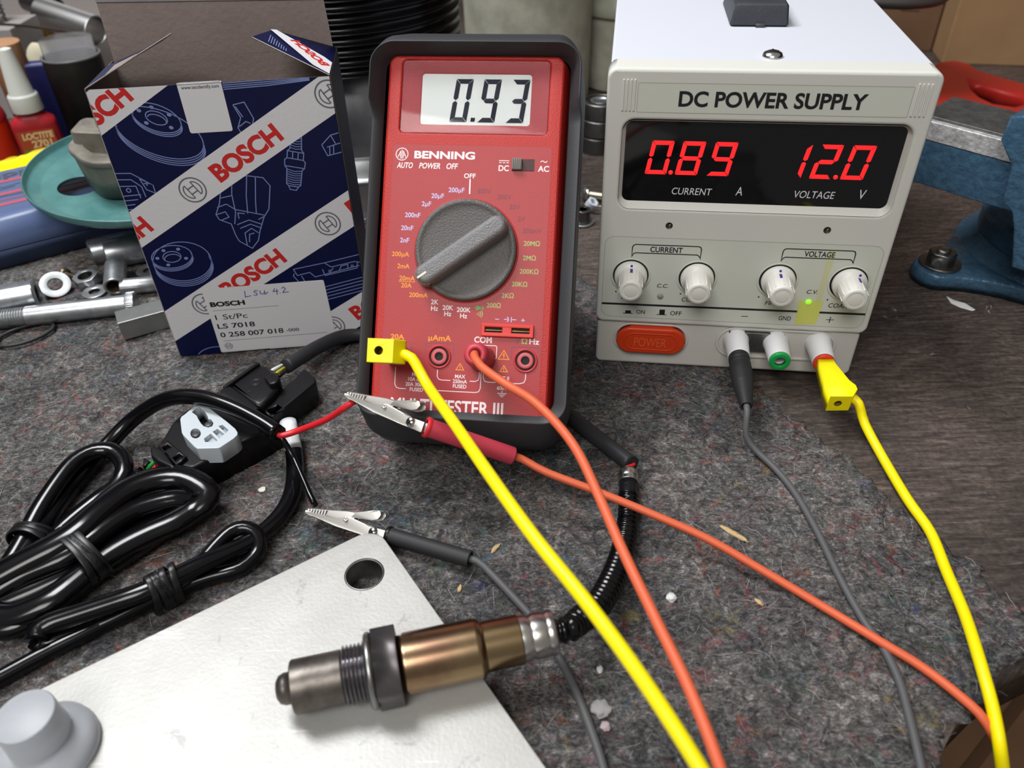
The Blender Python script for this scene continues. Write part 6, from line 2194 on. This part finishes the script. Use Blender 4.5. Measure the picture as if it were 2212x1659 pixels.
solo('polished_disc', mb, mat('polished_aluminium', (0.78, 0.79, 0.81), 0.3, 1.0), 'flat polished aluminium disc lying before the machine part', 'disc')

# ------------------------------------------------------------------ jars, bearings and hardware between the instruments
def jar(px, py, r, h_, label, lidh):
    b0 = at(px, py, BZ)
    t = thing('plastic_jar', label, 'jar', tuple(b0), group='frosted jars')
    mb = MB(Matrix.Translation(b0))
    mb.lathe([(0, 0), (r * 0.94, 0), (r, r * 0.06), (r * 1.02, h_), (r * 1.0, h_), (r * 0.97, r * 0.1), (r * 0.92, 0.003), (0, 0.003)], 64, cap=False)
    mb.build('jar_body', jar_plastic, t, world=True)
    mb = MB(Matrix.Translation(b0))
    mb.lathe([(r * 1.02, h_ - lidh), (r * 1.10, h_ - lidh), (r * 1.10, h_ + 0.003), (0, h_ + 0.003)], 64, cap=False)
    mb.build('lid', jar_lid, t, world=True)
    mb = MB(Matrix.Translation(b0))
    mb.lathe([(0, 0.0035), (r * 0.93, 0.0035), (r * 0.955, h_ * 0.55), (r * 0.7, h_ * 0.6), (0, h_ * 0.57)], 48, cap=False)
    mb.build('contents', mat('pale_contents', srgb(196, 190, 164), 0.8, var=(60, 0.45, (0.2, 0.19, 0.14)), bump=(200, 0.6)), t, world=True)


jar(1142, 206, 0.055, 0.125, 'larger frosted plastic jar behind the multimeter top', 0.014)
jar(1352, 172, 0.045, 0.078, 'smaller frosted plastic jar behind the bearing stack', 0.012)

bc = at(1290, 322, BZ)
for k, lb_ in enumerate(('lowest dark ball bearing of the stack of three', 'middle steel ball bearing of the stack of three', 'topmost steel ball bearing of the stack, its bore visible')):
    h0 = (0, 0.0135, 0.0265)[k]
    t = thing('ball_bearing', lb_, 'bearing', (bc.x + 0.0006 * k, bc.y, BZ + h0), group='stacked bearings')
    T = Matrix.Translation((bc.x + 0.0006 * k, bc.y, BZ + h0))
    h1 = 0.0125
    r1 = 0.0142
    mb = MB(T)
    mb.lathe([(r1 - 0.003, 0), (r1 - 0.0008, 0), (r1, 0.0008), (r1, h1 - 0.0008), (r1 - 0.0008, h1), (r1 - 0.003, h1)], 56, closed=True)
    mb.build('outer_ring', steel if k else mat('dark_bearing_steel', (0.14, 0.14, 0.14), 0.35, 0.9), t, world=True)
    mb = MB(T)
    mb.lathe([(r1 - 0.003, 0.001), (r1 - 0.003, h1 - 0.0007), (r1 - 0.006, h1 - 0.0007), (r1 - 0.006, 0.001)], 48, closed=True)
    mb.build('seal', dark_gap, t, world=True)
    mb = MB(T)
    mb.lathe([(r1 - 0.0062, 0), (r1 - 0.0062, h1), (r1 - 0.0072, h1), (r1 - 0.0092, h1 - 0.0012), (r1 - 0.0092, 0)], 48, closed=True)
    mb.build('inner_ring', zinc, t, world=True)

fnb = at(1258, 482, BZ)
fnu = thing('flange_nut', 'steel flange nut standing on the bench beside the multimeter', 'nut', tuple(fnb))
T = Matrix.Translation(fnb)
mb = MB(T)
mb.lathe([(0.0042, 0), (0.0075, 0), (0.0078, 0.0008), (0.0075, 0.0018), (0.0042, 0.0020)], 40, closed=True)
mb.build('flange', steel, fnu, world=True)
mb = MB(T)
mb.prism(HEXA(0.0056, 0.3), 0.0018, 0.0105, holes=[circ(0, 0, 0.003, 20)], bev=0.0004)
mb.lathe([(0.003, 0.0105), (0.003, 0.002)], 20, cap=False)
mb.build('hex_body', mat('dark_nut_steel', (0.2, 0.19, 0.18), 0.3, 1.0), fnu, world=True)
a, b_ = at(1262, 418, 0.003), at(1330, 428, 0.002)
hb_ = thing('hex_bolt', 'small hex bolt lying behind the flange nut', 'bolt', tuple(at(1262, 418, BZ)))
mb = MB(frame(a, b_ - a))
mb.prism(HEXA(0.0052, 0.2), 0, 0.0035, bev=0.0003)
mb.build('head', chrome, hb_, world=True)
mb = MB(frame(a, b_ - a))
mb.lathe([(0.0026 + 0.0003 * (k % 2), 0.0034 + 0.0005 * k) for k in range(44)] + [(0, 0.0255)], 20)
mb.build('thread', mat('pale_brass_thread', (0.52, 0.48, 0.36), 0.35, 1.0), hb_, world=True)
mb = MB(frame(at(1278, 440, 0.004), (0.5, -0.3, 0.8)))
mb.prism(HEXA(0.0042, 0.1), -0.0025, 0.0025, holes=[circ(0, 0, 0.0022, 16)], bev=0.0003)
solo('white_nut', mb, mat('white_nylon', srgb(206, 212, 220), 0.4), 'small white nut on the hex bolt behind the flange nut', 'nut')
mb = MB(Matrix.Translation(at(1292, 452, BZ)))
mb.lathe([(0.0038, 0), (0.0066, 0), (0.0066, 0.0008), (0.0038, 0.0008)], 32, closed=True)
for i in range(16):
    mb.box(0.0062, -0.0005, 0, 0.0072, 0.0005, 0.0008, M=Matrix.Rotation(2 * PI * i / 16, 4, 'Z'))
solo('toothed_washer', mb, mat('dull_brass_steel', (0.30, 0.27, 0.22), 0.4, 0.9), 'toothed lock washer lying flat between the instruments', 'washer')

# ------------------------------------------------------------------ right: vise, red tool, cardboard boxes
vt = at(2320, 520, 0.0)
vs = thing('vise', 'blue hammer-finish bench vise bolted down at the right', 'vise', (vt.x, vt.y, BZ))
f2 = lambda q, z: [(at(x, y, z).x, at(x, y, z).y) for x, y in q]
tc = at(2262, 520, 0.012)
lug = at(2032, 562, 0.010)
# base: lug flowing into the round foot
ring_r = 0.062
bcx = Vector((0.334, 0.408))
lg = Vector((lug.x, lug.y))
dir_ = (bcx - lg).normalized()
prp = Vector((-dir_.y, dir_.x))


def base_outline(g):
    pts = []
    rl = 0.0135 + g
    for i in range(15):
        t = PI / 2 + PI * i / 14
        pts.append(lg + dir_ * (rl * math.cos(t)) + prp * (rl * math.sin(t)))
    R2 = ring_r + g
    for s_, rng in ((-1, range(5)),):
        p1 = lg - prp * rl
        p2 = bcx + dir_ * (R2 * math.cos(R(226))) + prp * (R2 * math.sin(R(226)))
        for i in range(1, 5):
            t = i / 5
            pts.append(p1.lerp(p2, t) + prp * (0.005 * math.sin(PI * t)))
    for i in range(41):
        t = R(226) + R(268) * i / 40
        pts.append(bcx + dir_ * (R2 * math.cos(t)) + prp * (R2 * math.sin(t)))
    p1 = bcx + dir_ * (R2 * math.cos(R(134))) + prp * (R2 * math.sin(R(134)))
    p2 = lg + prp * rl
    for i in range(1, 5):
        t = i / 5
        pts.append(p1.lerp(p2, t) - prp * (0.005 * math.sin(PI * t)))
    return pts


mb = MB()
mb.loft([[(p.x, p.y, z) for p in base_outline(g)] for g, z in ((0, BZ), (0.0006, 0.002), (0.0, 0.0055), (-0.0012, 0.0075))], cap0=True, cap1=True)
mb.lathe([(ring_r - 0.001, 0.0065), (ring_r - 0.006, 0.0100), (ring_r - 0.010, 0.0150), (ring_r - 0.0105, 0.0155)], 90, Matrix.Translation((bcx.x, bcx.y, 0)), cap=False)
mb.build('base', vise_blue, vs, world=True)
mb = MB(Matrix.Translation((bcx.x, bcx.y, 0)))
mb.lathe([(0, 0.014), (ring_r - 0.0105, 0.014), (ring_r - 0.0095, 0.0165), (ring_r - 0.0095, 0.0250), (ring_r - 0.0120, 0.0300), (ring_r - 0.020, 0.0325), (0, 0.034)], 90, cap=False)
mb.build('swivel', vise_blue, vs, world=True)
T = Matrix.Translation((lug.x, lug.y, 0.0075))
mb = MB(T)
mb.lathe([(0, 0), (0.0112, 0), (0.0115, 0.0004), (0.0115, 0.0014), (0.0112, 0.0018), (0, 0.0018)], 44)
mb.build('washer', steel, vs, world=True)
mb = MB(T)
mb.prism(HEXA(0.0075, 0.45), 0.0018, 0.0085, bev=0.0007)
mb.lathe([(0.0038, 0.0085), (0.0036, 0.0098), (0, 0.0100)], 24)
mb.build('mounting_nut', steel, vs, world=True)
# beam
ba, bb = at(1990, 396, 0.055), at(2182, 456, 0.055)
bd = (bb - ba)
bd.z = 0
bd.normalize()
bn = Vector((-bd.y, bd.x, 0))
if bn.y < 0:
    bn = -bn
BMX = Matrix(((bd.x, bn.x, 0, ba.x), (bd.y, bn.y, 0, ba.y), (0, 0, 1, 0), (0, 0, 0, 1)))
mb = MB(BMX)
mb.box(-0.012, 0, 0.0545, 0.17, 0.032, 0.0785, 0.0008)
mb.build('beam', vise_blue, vs, world=True)
mb = MB(BMX)
mb.box(-0.012, -0.0004, 0.0785, 0.17, 0.032, 0.0885, 0.0006)
mb.build('milled_rail', vise_mill, vs, world=True)
mb = MB(BMX)
mb.box(-0.012, 0.003, 0.0880, 0.17, 0.040, 0.0900, 0.0003)
mb.build('rail_top', vise_dark, vs, world=True)
jx = (at(2172, 400, 0.07) - ba).dot(bd)
mb = MB(BMX)
jp = [(-0.012, 0.112), (-0.0125, 0.100), (-0.004, 0.090), (-0.002, 0.072), (0.004, 0.068), (0.008, 0.060), (0.014, 0.040), (0.07, 0.040), (0.07, 0.112), (0.0, 0.116)]
JW = Matrix.Translation((jx + 0.004, 0, -0.008)) @ Matrix(((1, 0, 0, 0), (0, 0, -1, 0), (0, 1, 0, 0), (0, 0, 0, 1)))
mb.prism(jp, -0.045, 0.012, bev=0.0015, M=JW)
mb.build('jaw', vise_blue, vs, world=True)

rz = 0.012
mb = MB()
RP = [(2000, 150), (2030, 131), (2062, 128), (2098, 136), (2116, 150), (2150, 160), (2212, 178), (2290, 205), (2320, 260), (2290, 300), (2212, 283), (2180, 272), (2110, 255), (2040, 240), (1990, 215)]
RH = [(2092, 172), (2122, 183), (2165, 195), (2212, 206), (2215, 222), (2190, 228), (2150, 222), (2120, 208), (2102, 192)]
pxprism(mb, RP, BZ, rz, 0.004, holes=[RH[::-1]])
solo('red_tool_handle', mb, tool_red, 'red plastic tool with looped handle behind the vise', 'tool')


def carton(px, py, w, d, h_, yaw, m_, label, seam=True):
    c = at(px, py, BZ)
    t = thing('cardboard_carton', label, 'cardboard box', (c.x, c.y, BZ), (0, 0, yaw), group='brown cartons')
    mb = MB()
    mb.box(0, 0, 0, w, d, h_, 0.0012)
    mb.build('carton_body', m_, t)
    mb = MB()
    mb.box(w * 0.30, -0.0005, h_ * 0.45, w * 0.62, 0.001, h_ * 0.47)
    mb.box(0.002, d * 0.49, h_ - 0.0005, w - 0.002, d * 0.51, h_ + 0.0004)
    mb.build('flap_seam', cardboard_dark, t)


carton(2033, 138, 0.30, 0.22, 0.20, R(-12), cardboard, 'pale brown cardboard box at the upper right behind the red tool')
carton(1885, 108, 0.056, 0.09, 0.085, R(-12), cardboard_dark, 'darker brown cardboard box between power supply and pale box')
gt = at(1950, 6, 0.085)
mb = MB(Matrix.Translation((gt.x, gt.y + 0.03, 0.0835)))
mb.lathe([(0.0, 0), (0.045, 0), (0.050, 0.006), (0.048, 0.02), (0.03, 0.03), (0, 0.033)], 48, cap=False)
solo('grey_dome', mb, mat('dull_grey_plastic', srgb(96, 92, 90), 0.5), 'dull grey dome resting on the darker brown cardboard box', 'dome')
# cardboard on the floor, seen past the bench corner
fc_ = at(2140, 1600, -0.28)
t = thing('floor_carton', 'brown cardboard box standing below the bench corner', 'cardboard box', (fc_.x, fc_.y, -0.86), (0, 0, R(38)))
mb = MB()
mb.box(-0.28, -0.22, 0, 0.34, 0.30, 0.575, 0.002)
mb.build('carton_body', cardboard_dark, t)
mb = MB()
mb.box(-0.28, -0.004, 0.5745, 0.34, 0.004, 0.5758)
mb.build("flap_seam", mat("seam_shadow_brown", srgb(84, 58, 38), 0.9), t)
